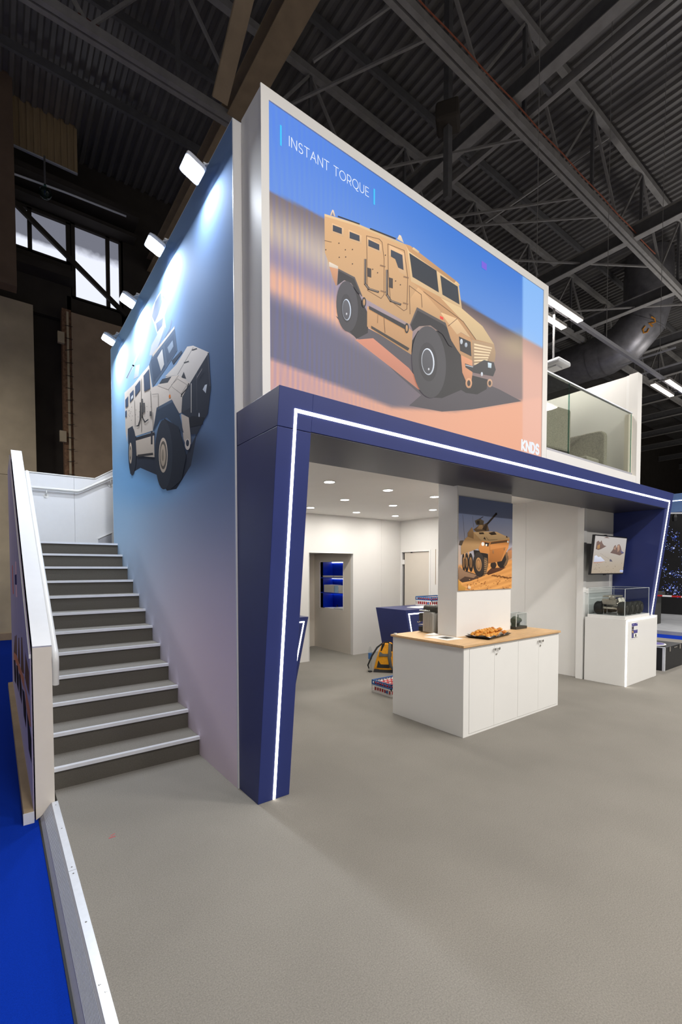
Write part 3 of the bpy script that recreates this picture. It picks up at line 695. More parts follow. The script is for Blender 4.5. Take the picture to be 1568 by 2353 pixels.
A.line([(165, 140), (305, 190)], 9, DK); A.line([(380, 222), (546, 288)], 10, DK)
A.poly([(110, 132), (125, 95), (134, 98), (146, 140)], (226, 200, 176)); A.poly([(558, 290), (572, 262), (584, 268), (602, 316)], (226, 204, 180)); A.poly([(120, 134), (127, 108), (137, 138)], (130, 130, 150))
# running boards, flares, wheels
A.poly([(370, 735), (622, 868), (612, 894), (370, 758)], DK); A.poly([(385, 868), (640, 1018), (630, 1036), (385, 886)], (56, 50, 48)); A.line([(430, 790), (428, 850)], 3, (110, 80, 62))
for x, y in ((337, 712), (622, 885)): A.ell(x, y, 14, 34, (40, 38, 40)); A.ell(x, y, 7, 22, T2)
A.poly([(165, 488), (275, 545), (326, 672), (296, 650), (250, 585), (205, 565), (158, 600)], DK); A.poly([(165, 488), (275, 545), (326, 672), (318, 672), (270, 556), (165, 500)], (82, 76, 78))
A.poly([(690, 745), (882, 850), (930, 1010), (905, 1000), (862, 925), (780, 866), (705, 872), (662, 905), (645, 860)], DK); A.poly([(690, 745), (882, 850), (892, 884), (870, 862), (694, 766), (652, 862), (645, 858)], (84, 78, 78))
A.ell(224, 740, 72, 170, (70, 68, 74), -3, 30); A.ell(219, 752, 38, 96, (56, 54, 60), -3); A.ell(221, 762, 29, 72, (190, 200, 216), -3); A.ell(218, 762, 25, 66, (84, 84, 92), -3); A.ell(220, 790, 5, 8, (190, 190, 196))
A.ell(770, 1110, 113, 240, (72, 70, 74), -4, 34); A.ell(763, 1110, 62, 130, (58, 56, 60), -4, 28); A.ell(763, 1108, 43, 90, (206, 212, 222), -4, 26); A.ell(760, 1108, 37, 82, (80, 80, 86), -4, 26); A.ell(768, 1158, 5, 8, (200, 200, 206))
A.grad = 0.
# writing on the screen
word(A, 'INSTANT TORQUE', (1.822, SCY, 4.903), (1, 0, 0), (0, 0, 1), .070, .006, (240, 246, 255), width=.79)
A.lay([(1.748, SCY, 4.866), (1.762, SCY, 4.866), (1.762, SCY, 5.012), (1.748, SCY, 5.012)], [(60, 200, 255)]*4)
A.lay([(2.664, SCY, 4.869), (2.680, SCY, 4.869), (2.680, SCY, 5.0), (2.664, SCY, 5.0)], [(60, 200, 255)]*4)
word(A, 'KNDS', (4.972, SCY, 3.152), (1, 0, 0), (0, 0, 1), .105, .030, (236, 242, 252), width=.385)
word(A, 'MOBILITY', (4.962, SCY, 3.116), (1, 0, 0), (0, 0, 1), .021, .0035, (226, 190, 178), width=.205)
A.lay([(4.18, SCY, 4.925), (4.27, SCY, 4.925), (4.27, SCY, 4.995), (4.18, SCY, 4.995)], [(120, 96, 220)]*4)
A.build('picture', 'picture_screen', vw, label='moving picture of a sand coloured armoured vehicle driving down a dune')

# ================================================================== print on the stair wall
G = Art('X', 1.5225, -1, (240, 550, 3.619))
def wallink(p, x, y):
    t = (p[1]-3.33)/4.55; h = p[2]/5.18
    top = mix((116, 142, 180), (150, 192, 232), sst(0, .8, t)); low = mix((232, 216, 232), (196, 208, 226), sst(.1, 1, t))
    c = mix(low, top, sst(.16, .62, h)); c = mix(c, (92, 120, 160), .5*sst(.30, .62, h)*(1-sst(0, .42, t))*(1-sst(.75, 1, h)*.4))
    d = math.hypot((x-330)/150, (y-1090)/95); c = mix(c, (110, 170, 230), .6*(1-sst(.2, 1.1, d)))
    d = math.hypot((x-395)/120, (y-1040)/80); c = mix(c, (46, 54, 72), .8*(1-sst(.2, 1.1, d)))
    return c
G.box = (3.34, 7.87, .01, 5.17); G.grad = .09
G.ground(3.338, 7.872, 0.0, 5.18, 90, 110, wallink)
V1, V2, V3, VD = (216, 206, 196), (196, 184, 172), (232, 226, 220), (56, 62, 76)
G.poly([(195, 1580), (420, 1780), (520, 1990), (690, 1780), (770, 1610), (720, 1880), (600, 2075), (520, 2090), (440, 1960), (300, 1900), (215, 1950)], (50, 56, 70))
G.poly([(375, 965), (392, 880), (440, 790), (395, 650), (378, 660), (400, 560), (440, 470), (490, 400), (525, 375), (527, 550), (500, 640), (512, 735), (485, 790), (445, 890), (400, 965)], (196, 204, 214))
for q in ([(395, 640), (425, 520), (470, 440), (480, 520), (450, 620), (420, 690)], [(480, 480), (525, 390), (520, 520)], [(445, 900), (505, 720), (512, 745), (460, 880)], [(430, 700), (490, 650), (480, 720), (440, 770)]): G.poly(q, random.choice([(140, 158, 184), (168, 160, 160), (120, 136, 164)]))
G.poly([(500, 820), (545, 740), (555, 665), (566, 680), (545, 770), (520, 815)], (120, 136, 162))
G.line([(520, 385), (616, 172)], 3, (110, 140, 190)); G.line([(190, 1150), (240, 1050), (318, 866)], 17, (176, 190, 206)); G.poly([(243, 1165), (262, 1050), (295, 1040), (284, 1140)], (186, 196, 206)); G.line([(186, 1152), (232, 1060)], 8, (110, 126, 148))
G.poly([(168, 1275), (240, 1208), (320, 1108), (372, 1046), (398, 1230), (440, 1215), (535, 1250), (562, 1332), (437, 1400), (405, 1590), (250, 1640), (236, 1552), (196, 1576), (190, 1690), (176, 1590)], V1)
G.poly([(168, 1275), (240, 1208), (320, 1108), (372, 1046), (372, 1062), (242, 1224), (170, 1292)], V3)
G.poly([(372, 1046), (400, 955), (584, 722), (607, 925), (522, 1062), (404, 1232)], (92, 110, 134)); G.poly([(400, 955), (584, 722), (584, 742), (402, 978)], V1)
G.poly([(386, 1010), (490, 898), (506, 1058), (412, 1190)], (74, 92, 118)); G.poly([(500, 880), (575, 786), (598, 930), (524, 1032)], (84, 102, 128)); G.poly([(440, 985), (482, 912), (498, 1040), (472, 1096)], (206, 206, 206)); G.poly([(525, 900), (568, 840), (575, 890), (540, 950)], (150, 168, 190))
G.poly([(505, 1140), (600, 1040), (690, 892), (740, 884), (870, 940), (820, 1042), (715, 1196), (618, 1130)], V3); G.line([(740, 900), (610, 1125)], 3, (110, 110, 112)); G.poly([(560, 1010), (640, 925), (650, 940), (575, 1040)], (70, 84, 104))
for x, y in ((752, 918), (684, 1024)): G.line([(x-18, y+3), (x+16, y-8)], 11, (90, 92, 96))
G.poly([(640, 1150), (662, 1102), (682, 1160)], (70, 74, 82))
G.poly([(440, 1215), (520, 1142), (618, 1130), (715, 1196), (650, 1310), (642, 1442), (602, 1452), (560, 1332), (535, 1250)], V1); G.poly([(455, 1204), (482, 1162), (560, 1140), (528, 1192)], (70, 76, 86)); G.line([(535, 1250), (618, 1132)], 3, (120, 116, 112)); G.line([(560, 1210), (610, 1160), (690, 1210), (640, 1285), (562, 1225)], 2.4, (120, 116, 112))
G.line([(702, 1200), (690, 1240), (645, 1290), (642, 1308)], 9, (56, 58, 64)); G.ell(545, 1306, 8, 16, (222, 130, 60))
G.poly([(715, 1196), (870, 940), (888, 1230), (862, 1452), (832, 1500), (772, 1622), (722, 1622), (702, 1482), (642, 1442), (650, 1310)], VD); G.poly([(650, 1312), (712, 1220), (716, 1400), (650, 1440)], (70, 76, 88)); G.line([(724, 1200), (724, 1440)], 6, (206, 202, 198)); G.line([(770, 1110), (772, 1420)], 3, (90, 94, 104)); G.line([(862, 945), (880, 1220)], 5, (96, 102, 116))
G.poly([(820, 1250), (838, 1212), (856, 1205), (846, 1280)], (214, 222, 234)); G.ell(790, 1468, 5, 26, (210, 216, 226)); G.poly([(676, 1500), (730, 1470), (830, 1480), (820, 1540), (690, 1570)], (40, 44, 54)); G.ell(680, 1548, 6, 14, (190, 190, 190))
G.poly([(640, 1450), (704, 1482), (720, 1640), (722, 1700), (690, 1740), (660, 1660)], V2); G.ell(694, 1706, 22, 46, V1); G.ell(694, 1694, 13, 28, VD)
G.poly([(437, 1400), (562, 1332), (622, 1442), (662, 1610), (600, 1560), (520, 1480), (462, 1505), (408, 1590)], (60, 74, 94)); G.poly([(437, 1400), (562, 1332), (575, 1350), (444, 1420)], (84, 100, 122))
G.poly([(196, 1576), (236, 1552), (256, 1640), (268, 1800), (200, 1700)], VD); G.poly([(262, 1650), (415, 1600), (419, 1812), (270, 1800)], V2); G.line([(268, 1660), (412, 1618)], 26, (52, 54, 62)); G.line([(285, 1800), (400, 1785)], 20, (60, 58, 60)); G.line([(396, 1600), (396, 1700)], 14, (56, 58, 66))
G.poly([(500, 1490), (620, 1560), (684, 1800), (645, 2000), (545, 2087), (470, 2060)], (44, 50, 62)); G.ell(496, 1790, 72, 290, (54, 60, 72), 0, 30); G.ell(492, 1795, 37, 146, (198, 184, 168)); G.ell(492, 1795, 30, 118, (104, 98, 92)); G.ell(490, 1795, 22, 92, (186, 170, 152)); G.ell(489, 1795, 10, 50, (150, 138, 124))
G.ell(234, 1765, 33, 200, (52, 58, 70), 0, 26); G.ell(220, 1778, 12, 88, (196, 182, 166)); G.ell(219, 1778, 8, 60, (110, 102, 96)); G.ell(219, 1778, 4, 32, (180, 166, 150))
for q in ([(176, 1335), (200, 1304), (200, 1386), (178, 1402)], [(214, 1285), (245, 1250), (245, 1320), (214, 1360)], [(258, 1225), (300, 1170), (300, 1250), (258, 1310)], [(328, 1135), (374, 1078), (384, 1240), (334, 1266)], [(176, 1432), (188, 1420), (188, 1476), (176, 1480)]): G.poly(q, (70, 86, 112))
G.poly([(224, 1312), (240, 1292), (240, 1318), (224, 1336)], (214, 220, 226))
for st in ([(252, 1340), (258, 1480), (258, 1560)], [(310, 1160), (308, 1400), (312, 1600)], [(386, 1262), (398, 1500)], [(400, 1290), (450, 1285), (452, 1420)], [(405, 1440), (408, 1590)]): G.line(st, 3, (110, 104, 100))
for st in ([(318, 1330), (318, 1480), (340, 1520), (366, 1500)], [(302, 1360), (300, 1500), (285, 1550), (272, 1552)]): G.line(st, 9, (64, 64, 68))
for q in ((320, 1360, 340, 1440), (380, 1430, 396, 1470)): G.poly([(q[0], q[1]), (q[2], q[1]), (q[2], q[3]), (q[0], q[3])], (90, 88, 88))
for i in range(26): G.ell(random.uniform(190, 400), random.uniform(1380, 1540), 2.4, 3.4, (120, 112, 104), n=7)
for i in range(7):
    x, y = 777+i*6.4, 1148-i*10.5; G.line([(x-1, y+9), (x+2, y-9)], 2.4, (150, 146, 150)); G.line([(x+1, y+4), (x+5, y-9)], 2, (126, 124, 132))
G.build('printed_vehicle', 'picture_print', wl, label='blue print of a tan armoured vehicle with a roof gunner')


# ================================================================== floodlights on the wall top
fl0 = None
for i, y in enumerate((3.92, 5.02, 6.19, 7.36)):
    lab = ('floodlight nearest the video wall', 'second floodlight from the video wall', 'third floodlight from the video wall', 'floodlight farthest from the video wall')[i]+' clamped on the graphic wall top'
    if fl0 is None:
        fl0 = thing('floodlight', (1.56, y, 5.186), lab, 'floodlight', 'floodlights along the graphic wall')
        c = Vector((1.365, y-.15, 5.02)); a = Vector((1, 0, -.42)).normalized()*.075; u = Vector((0, 1, 0))*.085; n = Vector((-.42, 0, -1)).normalized()
        k = lambda s, t, h: c+a*s+u*t+n*h
        def rr(s, h):
            P = []
            for cx, cy, a0 in ((1, 1, 0), (-1, 1, 90), (-1, -1, 180), (1, -1, 270)):
                for q in (0, 45, 90): P.append(k(s*(cx*.76+.24*math.cos(math.radians(a0+q))), s*(cy*.8+.2*math.sin(math.radians(a0+q))), h))
            return P
        o1, o2, o3 = rr(1.14, -.03), rr(1.14, 0), rr(.7, -.07); m = len(o1)
        MB().add(o3+o1+o2, [tuple(range(m))]+[(i2, (i2+1) % m, m+(i2+1) % m, m+i2) for i2 in range(m)]+[(m+i2, m+(i2+1) % m, 2*m+(i2+1) % m, 2*m+i2) for i2 in range(m)]+[tuple(range(2*m, 3*m))]).build('housing', 'plastic_white', fl0)
        f1, f2 = rr(1.0, .002), rr(.96, .008)
        MB().add(f1+f2, [(i2, (i2+1) % m, m+(i2+1) % m, m+i2) for i2 in range(m)]+[tuple(range(m, 2*m))]).build('lens', 'flood_face', fl0)
        hp = k(.3, 1.0, -.05)
        MB().bar(k(.1, .9, -.05), (1.50, y+.03, 5.17), .03, .008).bar(k(.1, -.2, -.06), (1.50, y-.05, 5.17), .03, .008).build('bracket', 'plastic_white', fl0)
        B(1.49, y-.08, 5.187, 1.60, y+.06, 5.2).build('clamp', 'plastic_white', fl0)
        MB().tube([k(0, 0, -.07), (1.45, y-.1, 5.13), (1.56, y-.12, 5.2)], .006, 6).build('cable', 'plastic_white', fl0)
        fbase, foff = y, c+n*.02
        cur = fl0
    else: cur = copy_tree(fl0, (1.56, y, 5.186), label=lab)
    lamp('floodlight_glow', 'AREA', foff+Vector((0, y-fbase, 0)), FLOOD_E*.9, (.86, .92, 1.0), .14, .16, (-.42, 0, -1), parent=cur)

# ================================================================== downlights
dl0 = None
for i, (x, y, lab) in enumerate([(3.27, 4.48, 'front left'), (4.24, 4.48, 'front middle'), (5.17, 4.48, 'front right, half behind the pillar'), (4.29, 5.48, 'middle row left'), (5.31, 5.49, 'middle row centre'), (6.27, 5.47, 'middle row right'), (4.36, 6.52, 'back row left'), (5.40, 6.55, 'back row centre'), (6.38, 6.53, 'back row right')]):
    lb = 'round ceiling downlight of the stand, '+lab
    if dl0 is None:
        dl0 = thing('downlight', (x, y, 2.81), lb, 'downlight', 'round downlights in the stand ceiling')
        MB().lathe([(.062, 2.8095), (.078, 2.8095), (.080, 2.806), (.076, 2.803), (.062, 2.803)], (x, y, 0), 24).build('ring', 'white_gloss', dl0)
        MB().lathe([(.062, 2.8045), (.0621, 2.8025)], (x, y, 0), 24).build('diffuser', 'lamp_face', dl0)
        cur = dl0
    else: cur = copy_tree(dl0, (x, y, 2.81), label=lb)
    lamp('downlight_glow', 'AREA', (x, y, 2.797), DOWN_E, (1, .96, .90), .12, parent=cur)
t = thing('downlight', (5.1, 8.05, 2.1), 'round downlight in the low recess ceiling', 'downlight', 'round downlights in the stand ceiling')
MB().lathe([(.062, 2.0995), (.078, 2.0995), (.080, 2.096), (.062, 2.093)], (5.1, 8.05, 0), 24).build('ring', 'white_gloss', t)
MB().lathe([(.062, 2.0945), (.0621, 2.0925)], (5.1, 8.05, 0), 24).build('diffuser', 'lamp_face', t)
lamp('downlight_glow', 'AREA', (5.1, 8.05, 2.087), DOWN_E*.5, (1, .93, .84), .12, parent=t)

# ================================================================== terrace balustrade and sofas
gb = thing('glass_balustrade', (6.8, 3.0, 2.97), 'frameless glass balustrade on a white kerb beside the video wall', 'balustrade')
B(5.525, 2.998, 2.972, 8.25, 3.09, 3.235).build('kerb', 'white_panel', gb)
B(5.525, 2.999, 3.235, 8.10, 3.05, 3.262).build('channel', 'alu_grey', gb)
B(5.53, 3.018, 3.262, 6.112, 3.030, 4.19).build('pane', 'glass_pane', gb); B(6.124, 3.018, 3.262, 8.095, 3.030, 4.19).build('pane', 'glass_pane', gb)
B(6.112, 3.017, 3.262, 6.124, 3.031, 4.185).build('pane_joint', 'glass_edge', gb); B(8.095, 3.017, 3.262, 8.102, 3.031, 4.185).build('pane_joint', 'glass_edge', gb)
B(5.53, 3.005, 4.19, 8.10, 3.043, 4.206).build('handrail', 'alu', gb)
so = thing('booth_sofa', (6.3, 3.45, 3.1), 'grey fabric high back booth seat behind the left glass pane', 'sofa', 'booth seats on the terrace')
def rounded(x0, y0, z0, x1, y1, z1): return B(x0, y0, z0, x1, y1, z1)
mb = B(5.62, 3.22, 3.40, 6.60, 3.34, 4.0); mb.rot(math.radians(-6), (6.6, 3.3, 0)); mb.build('back_panel', 'sofa_fabric', so, bevel=.03)
mb = B(6.48, 3.30, 3.40, 6.60, 3.95, 4.0); mb.rot(math.radians(-6), (6.6, 3.3, 0)); mb.build('side_panel', 'sofa_fabric', so, bevel=.03)
mb = B(5.62, 3.34, 3.36, 6.5, 3.9, 3.55); mb.rot(math.radians(-6), (6.6, 3.3, 0)); mb.build('seat', 'sofa_fabric', so, bevel=.03)
for x, y in ((5.75, 3.45), (6.45, 3.36), (5.75, 3.85), (6.45, 3.8)): B(x-.02, y-.02, 3.1, x+.02, y+.02, 3.4).build('leg', 'black', so)
s2 = thing('booth_sofa', (8.0, 3.7, 3.1), 'grey fabric high back booth seat nearest the terrace end wall', 'sofa', 'booth seats on the terrace')
MB().prism([(3.24, 3.14), (4.2, 3.14), (4.2, 3.93), (3.34, 3.93), (3.28, 3.92), (3.25, 3.88), (3.24, 3.84)], 'X', 7.68, 7.80).build('back_panel', 'sofa_fabric', s2, bevel=.02)
B(7.25, 3.3, 3.3, 7.68, 4.15, 3.48).build('seat', 'sofa_fabric', s2, bevel=.03)
for x, y in ((7.3, 3.36), (7.74, 3.32), (7.3, 4.1), (7.74, 4.1)): B(x-.02, y-.02, 3.1, x+.02, y+.02, 3.31).build('leg', 'black', s2)

# ================================================================== staircase
st = thing('staircase', (.93, 4.16, 0), 'carpeted staircase with bright metal nosings climbing beside the graphic wall', 'staircase')
Y0s, DY, Z1, DZ = 4.165, .3115, .1745, .1794
for i in range(12):
    y = Y0s+DY*i; z = Z1+DZ*i; zp = z-DZ if i else 0
    B(.336, y, z-.022, 1.521, y+(DY+.03 if i < 11 else 1.165), z).build('tread', 'carpet_grey', st)
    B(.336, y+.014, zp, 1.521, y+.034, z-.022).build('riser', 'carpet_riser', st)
    nb = B(.336, y-.006, z, 1.521, y+.036, z+.004); nb.box(.336, y-.006, z-.024, 1.521, y-.001, z)
    nb.build('nosing', 'nosing', st)
B(.336, 7.62, 1.9, 1.521, 8.76, 2.12).build('landing_slab', 'white_panel', st)
B(1.521, 7.9, 1.9, 1.7, 8.76, 2.147).build('landing_slab', 'carpet_grey', st)
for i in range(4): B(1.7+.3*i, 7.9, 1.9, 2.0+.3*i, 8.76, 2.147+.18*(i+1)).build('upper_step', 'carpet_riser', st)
lg = thing('landing_wall', (1.2, 8.8, 2.1), 'white guard wall at the back of the stair landing', 'guard wall')
MB().prism([(.2, 0), (1.10, 0), (1.10, 3.31), (.2, 3.31)], 'Y', 8.8, 8.86).build('panel', 'white_cap', lg)
MB().prism([(1.103, 0), (2.9, 0), (2.9, 4.26), (1.417, 3.31), (1.103, 3.31)], 'Y', 8.8, 8.86).build('panel', 'white_cap', lg)
B(.2, 8.785, 3.31, 1.417, 8.875, 3.325).build('cap', 'white_gloss', lg); MB().bar((1.41, 8.83, 3.315), (2.9, 8.83, 4.268), .09, .015).build('cap', 'white_gloss', lg)
MB().prism([(1.455, 2.148), (1.665, 2.148), (1.665, 2.395), (1.455, 2.285)], 'Y', 8.78, 8.8).build('skirting', 'alu_grey', lg); B(1.665, 8.775, 2.148, 1.70, 8.8, 2.40).build('skirting_end', 'white_gloss', lg); MB().bar((1.45, 8.785, 2.288), (1.67, 8.785, 2.403), .03, .012).build('skirting_cap', 'white_gloss', lg)
hr2 = thing('handrail', (1.2, 8.73, 3.06), 'white handrail along the landing wall turning up the next flight', 'handrail', 'white stair handrails')
MB().tube([(.36, 8.735, 3.068), (1.12, 8.735, 3.068), (1.16, 8.735, 3.072), (1.20, 8.735, 3.09), (2.6, 8.735, 3.9)], .024, 12).build('tube', 'white_gloss', hr2, smooth=True)
for x, z in ((.70, 3.03), (1.655, 3.31)):
    MB().tube([(x, 8.735, z+.01), (x, 8.735, z-.03), (x, 8.79, z-.07)], .008, 8).lathe([(.035, 8.792), (.035, 8.799)], (x, 0, z-.075), 16, 'Y').build('bracket', 'white_gloss', hr2)
# stair guard with printed outer face
sg = thing('stair_guard', (.27, 3.98, -.1), 'white capped solid guard wall on the open side of the stairs', 'guard wall')
MB().prism([(3.985, -.1), (8.77, -.1), (8.77, 3.3), (7.62, 3.3), (7.6, 3.345), (3.985, 1.17)], 'X', .212, .324).build('core', 'white_panel', sg)
MB().prism([(.207, -.1), (.328, -.02), (.328, 1.188), (.207, 1.188)], 'Y', 3.968, 3.985).build('end_cover', 'cream_panel', sg)
MB().bar((.2675, 3.966, 1.182), (.2675, 7.6, 3.366), .121, .018).build('sloped_cap', 'white_cap', sg)
MB().prism([(3.99, -.1), (8.77, -.1), (8.77, 3.27), (7.6, 3.31), (3.99, 1.14)], 'X', .192, .2).build('outer_panel', 'guard_print', sg)
MB().prism([(3.988, 1.10), (7.6, 3.27), (7.6, 3.30), (3.988, 1.13)], 'X', .186, .2).build('edge_strip', 'white_gloss', sg)
MB().prism([(.13, -.1), (.192, -.1), (.192, -.02), (.132, -.024)], 'Y', 3.94, 8.77).build('floor_skirting', 'steel_tan', sg)
B(.128, 3.935, -.1, .195, 3.942, -.018).build('skirting_end', 'plastic_white', sg)
GP = Art('X', .1915, -1, (0, 1450, 5.228))
GP.ground(3.99, 8.75, -.02, 1.12, 20, 8, lambda p, x, y: mix((196, 184, 202), (172, 162, 184), sst(0, 1, p[2])))
for q in ([(168, 250), (178, 60), (186, 60), (190, 300)], [(192, 330), (190, 60), (200, 40), (206, 330)], [(216, 380), (222, 80), (230, 80), (242, 400)], [(252, 480), (256, 70), (266, 80), (290, 520)], [(300, 560), (306, 250), (318, 330), (350, 500), (352, 780), (330, 700)]): GP.poly(q, (112, 82, 58))
for q in ([(164, 250), (200, 290), (240, 420), (290, 560), (296, 720), (250, 560), (200, 400), (166, 330)], [(300, 640), (360, 940), (372, 1160), (352, 1130), (310, 860)]): GP.poly(q, (206, 136, 100))
for q in ([(166, 345), (184, 350), (196, 500), (194, 640), (176, 600)], [(196, 405), (214, 420), (228, 560), (226, 740), (204, 640)], [(228, 500), (246, 530), (264, 700), (262, 880), (238, 760)], [(268, 690), (292, 730), (316, 930), (316, 1170), (286, 1010)], [(322, 960), (350, 1100), (378, 1300), (380, 1590), (345, 1420)]): GP.poly(q, (50, 42, 42))
GP.build('printed_vehicles', 'picture_print', sg)
for q, c in (([(95, 495), (120, 490), (128, 780), (103, 785)], (232, 190, 196)), ([(103, 1020), (132, 1016), (145, 1300), (112, 1285)], (232, 190, 196)), ([(88, 795), (126, 782), (132, 1015), (95, 1012)], (44, 40, 92)), ([(28, 580), (42, 580), (62, 1220), (44, 1228)], (214, 112, 100))):
    Art('X', .1914, -1, (25, 1240, 9.8)).poly(q, c).build('printed_flag', 'picture_print', sg)
hr = thing('handrail', (.39, 4.37, 1.02), 'white tube handrail sloping along the stair guard', 'handrail', 'white stair handrails')
MB().tube([(.39, 4.43, .79), (.39, 4.395, .955), (.39, 4.39, .99), (.39, 4.405, 1.035), (.39, 4.43, 1.062), (.39, 7.72, 3.12)], .025, 14).build('tube', 'white_gloss', hr, smooth=True)
for q in (.06, .5, .93):
    y, z = 4.43+(7.72-4.43)*q, 1.062+(3.12-1.062)*q
    MB().tube([(.39, y, z-.02), (.385, y, z-.06), (.329, y, z-.08)], .008, 8).build('bracket', 'white_gloss', hr)

# ================================================================== aluminium edge ramp
er = thing('edge_ramp', (.29, 2, -.1), 'ribbed aluminium edge ramp between the blue and the grey carpet', 'ramp')
Y1r = 3.966
def strip(name, p, q, mat, th=.004): return MB().prism([p, q, (q[0], q[1]-th), (p[0], p[1]-th)], 'Y', -3.2, Y1r).build(name, mat, er)
strip('top_profile', (.306, .004), (.347, .005), 'alu'); strip('upper_band', (.296, -.006), (.306, .002), 'alu_grey')
strip('ramp_plate', (.252, -.066), (.296, -.008), 'alu_grey'); strip('lower_band', (.232, -.098), (.252, -.068), 'alu_grey')
mb = MB()
for i in range(11):
    t_ = i/10; x = .255+.039*t_; z = -.062+.052*t_
    mb.prism([(x-.0012, z-.003), (x+.0012, z-.001), (x+.0004, z+.0032), (x-.0012, z+.0018)], 'Y', -3.2, Y1r)
mb.build('grip_ridges', 'alu', er)
B(.221, -3.2, -.1, .232, Y1r, -.0965).build('shadow_joint', 'black', er)
for y, x in ((3.90, .327), (3.52, .327), (3.02, .327), (2.95, .327), (2.50, .327), (2.08, .318), (2.03, .333), (1.6, .327)):
    MB().lathe([(.0048, .004), (.0048, .0062), (.003, .0074)], (x, y, 0), 10).build('screw', 'chrome', er)
B(.306, 2.984, .0052, .347, 2.987, .0056).build('profile_joint', 'alu_grey', er)

# ================================================================== storage counter with oak top
sc = thing('storage_counter', (4.82, 3.46, 0), 'white four door storage counter around the pillar', 'cabinet')
B(3.86, 2.965, 0, 5.79, 3.985, .94).build('body', 'white_gloss', sc, bevel=.0015)
xs = [3.955, 4.395, 4.857, 5.305, 5.752]
B(3.86, 2.945, 0, 5.79, 2.965, .022).build('plinth_rail', 'white_gloss', sc); B(3.86, 2.945, .918, 5.79, 2.965, .94).build('top_rail', 'white_gloss', sc)
B(3.86, 2.945, .022, 3.953, 2.965, .918).build('stile', 'white_gloss', sc); B(5.754, 2.945, .022, 5.79, 2.965, .918).build('stile', 'white_gloss', sc)
B(4.852, 2.945, .022, 4.862, 2.965, .918).build('stile', 'white_gloss', sc)
for i, (a, b) in enumerate(((3.957, 4.394), (4.397, 4.850), (4.864, 5.304), (5.307, 5.752))):
    d = B(a, 2.943, .025, b, 2.963, .915).build('door', 'white_gloss', sc, bevel=.0015)
    kx = (b-.018) if i in (0, 2) else (a+.055)
    MB().lathe([(.007, 2.943), (.006, 2.930), (.016, 2.924), (.017, 2.918), (.012, 2.914)], (kx, 0, .877), 16, 'Y').build('knob', 'chrome', d, smooth=True)
    if i in (1, 3): MB().lathe([(.012, 2.943), (.012, 2.936), (.009, 2.934)], (a+.03, 0, .818), 14, 'Y').build('lock', 'chrome', d)
wt = B(3.835, 2.925, .946, 5.80, 4.0, .965).build('worktop', 'oak', label='light oak worktop lying on the white storage counter', cat='worktop')
wt.name = 'worktop'
MB().box(3.834, 2.924, .9405, 5.801, 4.001, .9455).build('edge_band', 'oak_edge', wt)
B(3.85, 3.93, .965, 3.875, 3.96, .983).build('white_clip', 'plastic_white', label='tiny white plastic clip on the back corner of the oak top', cat='clip')

# poster on the pillar
ps = thing('poster', (4.81, 3.355, 1.5), 'poster of an eight wheeled armoured vehicle hung on the pillar', 'poster')
B(4.272, 3.346, 1.502, 5.358, 3.3595, 2.592).build('board', 'paper_grey', ps)
PA = Art('Y', 3.3458, -1, (1000, 1080, 5.88))
def pink(p, x, y):
    cx, cy = (x-1000)*5.88, (y-1080)*5.88
    s = mix((108, 120, 152), (168, 164, 172), sst(450, 1150, cy)); s = mix(s, (206, 166, 126), .8*(1-sst(280, 420, cx))*sst(850, 1200, cy))
    g = mix((222, 158, 92), (232, 170, 100), sst(1300, 1600, cy)); g = mix(g, (190, 128, 72), .5*(.5+.5*math.sin(cx*.03+cy*.09)))
    return mix(s, g, sst(-25, 25, cy-(1290-.12*(cx-300))))
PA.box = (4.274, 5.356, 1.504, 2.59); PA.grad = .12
PA.ground(4.273, 5.357, 1.503, 2.591, 60, 64, pink)
H1, H2, H3, HD = (176, 140, 98), (196, 132, 76), (200, 166, 122), (52, 46, 42)
PA.poly([(975, 1105), (1000, 1070), (1040, 1045), (1040, 1190), (985, 1220)], (176, 124, 84)); PA.poly([(980, 1090), (1040, 1040), (1040, 1080)], (150, 120, 110))
PA.poly([(275, 1395), (420, 1360), (640, 1440), (480, 1500), (370, 1520), (275, 1480)], (84, 66, 56)); PA.poly([(690, 1395), (760, 1325), (960, 1315), (890, 1360), (720, 1420)], (84, 56, 42))
PA.line([(375, 600), (402, 940)], 3, (70, 64, 62)); PA.line([(510, 625), (522, 772)], 3, (80, 74, 72))
PA.ell(790, 1285, 40, 48, (58, 48, 42)); PA.ell(915, 1215, 74, 112, HD, 12); PA.poly([(940, 1088), (982, 1120), (986, 1240), (945, 1305), (925, 1300), (965, 1210)], (120, 94, 70))
for x, rx in ((388, 22), (428, 27), (484, 32)): PA.ell(x, 1250, rx, 128, HD, -2); PA.ell(x, 1250, rx*.55, 72, (142, 106, 72), -2); PA.ell(x, 1250, rx*.3, 44, (110, 84, 60), -2)
PA.poly([(520, 1080), (600, 1090), (720, 1140), (716, 1300), (640, 1440), (560, 1400)], (44, 40, 38))
PA.ell(592, 1275, 78, 166, (60, 54, 50), -3, 26); PA.ell(590, 1276, 40, 94, (172, 130, 88), -3); PA.ell(588, 1276, 30, 72, (128, 96, 68), -3); PA.ell(588, 1276, 22, 54, (168, 126, 84), -3)
PA.poly([(665, 1180), (705, 1190), (714, 1300), (690, 1405), (650, 1440), (670, 1330)], (104, 84, 64))
for i in range(8): PA.line([(664, 1215+i*28), (706, 1240+i*24)], 6, (176, 140, 100))
PA.poly([(350, 1020), (405, 930), (440, 900), (440, 850), (500, 772), (522, 840), (620, 948), (645, 965), (628, 1060), (612, 1116), (580, 1060), (500, 1092), (352, 1146)], H1)
PA.poly([(440, 850), (500, 772), (522, 840), (520, 930), (440, 900)], (150, 118, 82)); PA.poly([(515, 838), (620, 828), (830, 835), (1006, 915), (1006, 936), (740, 972), (632, 956)], H3)
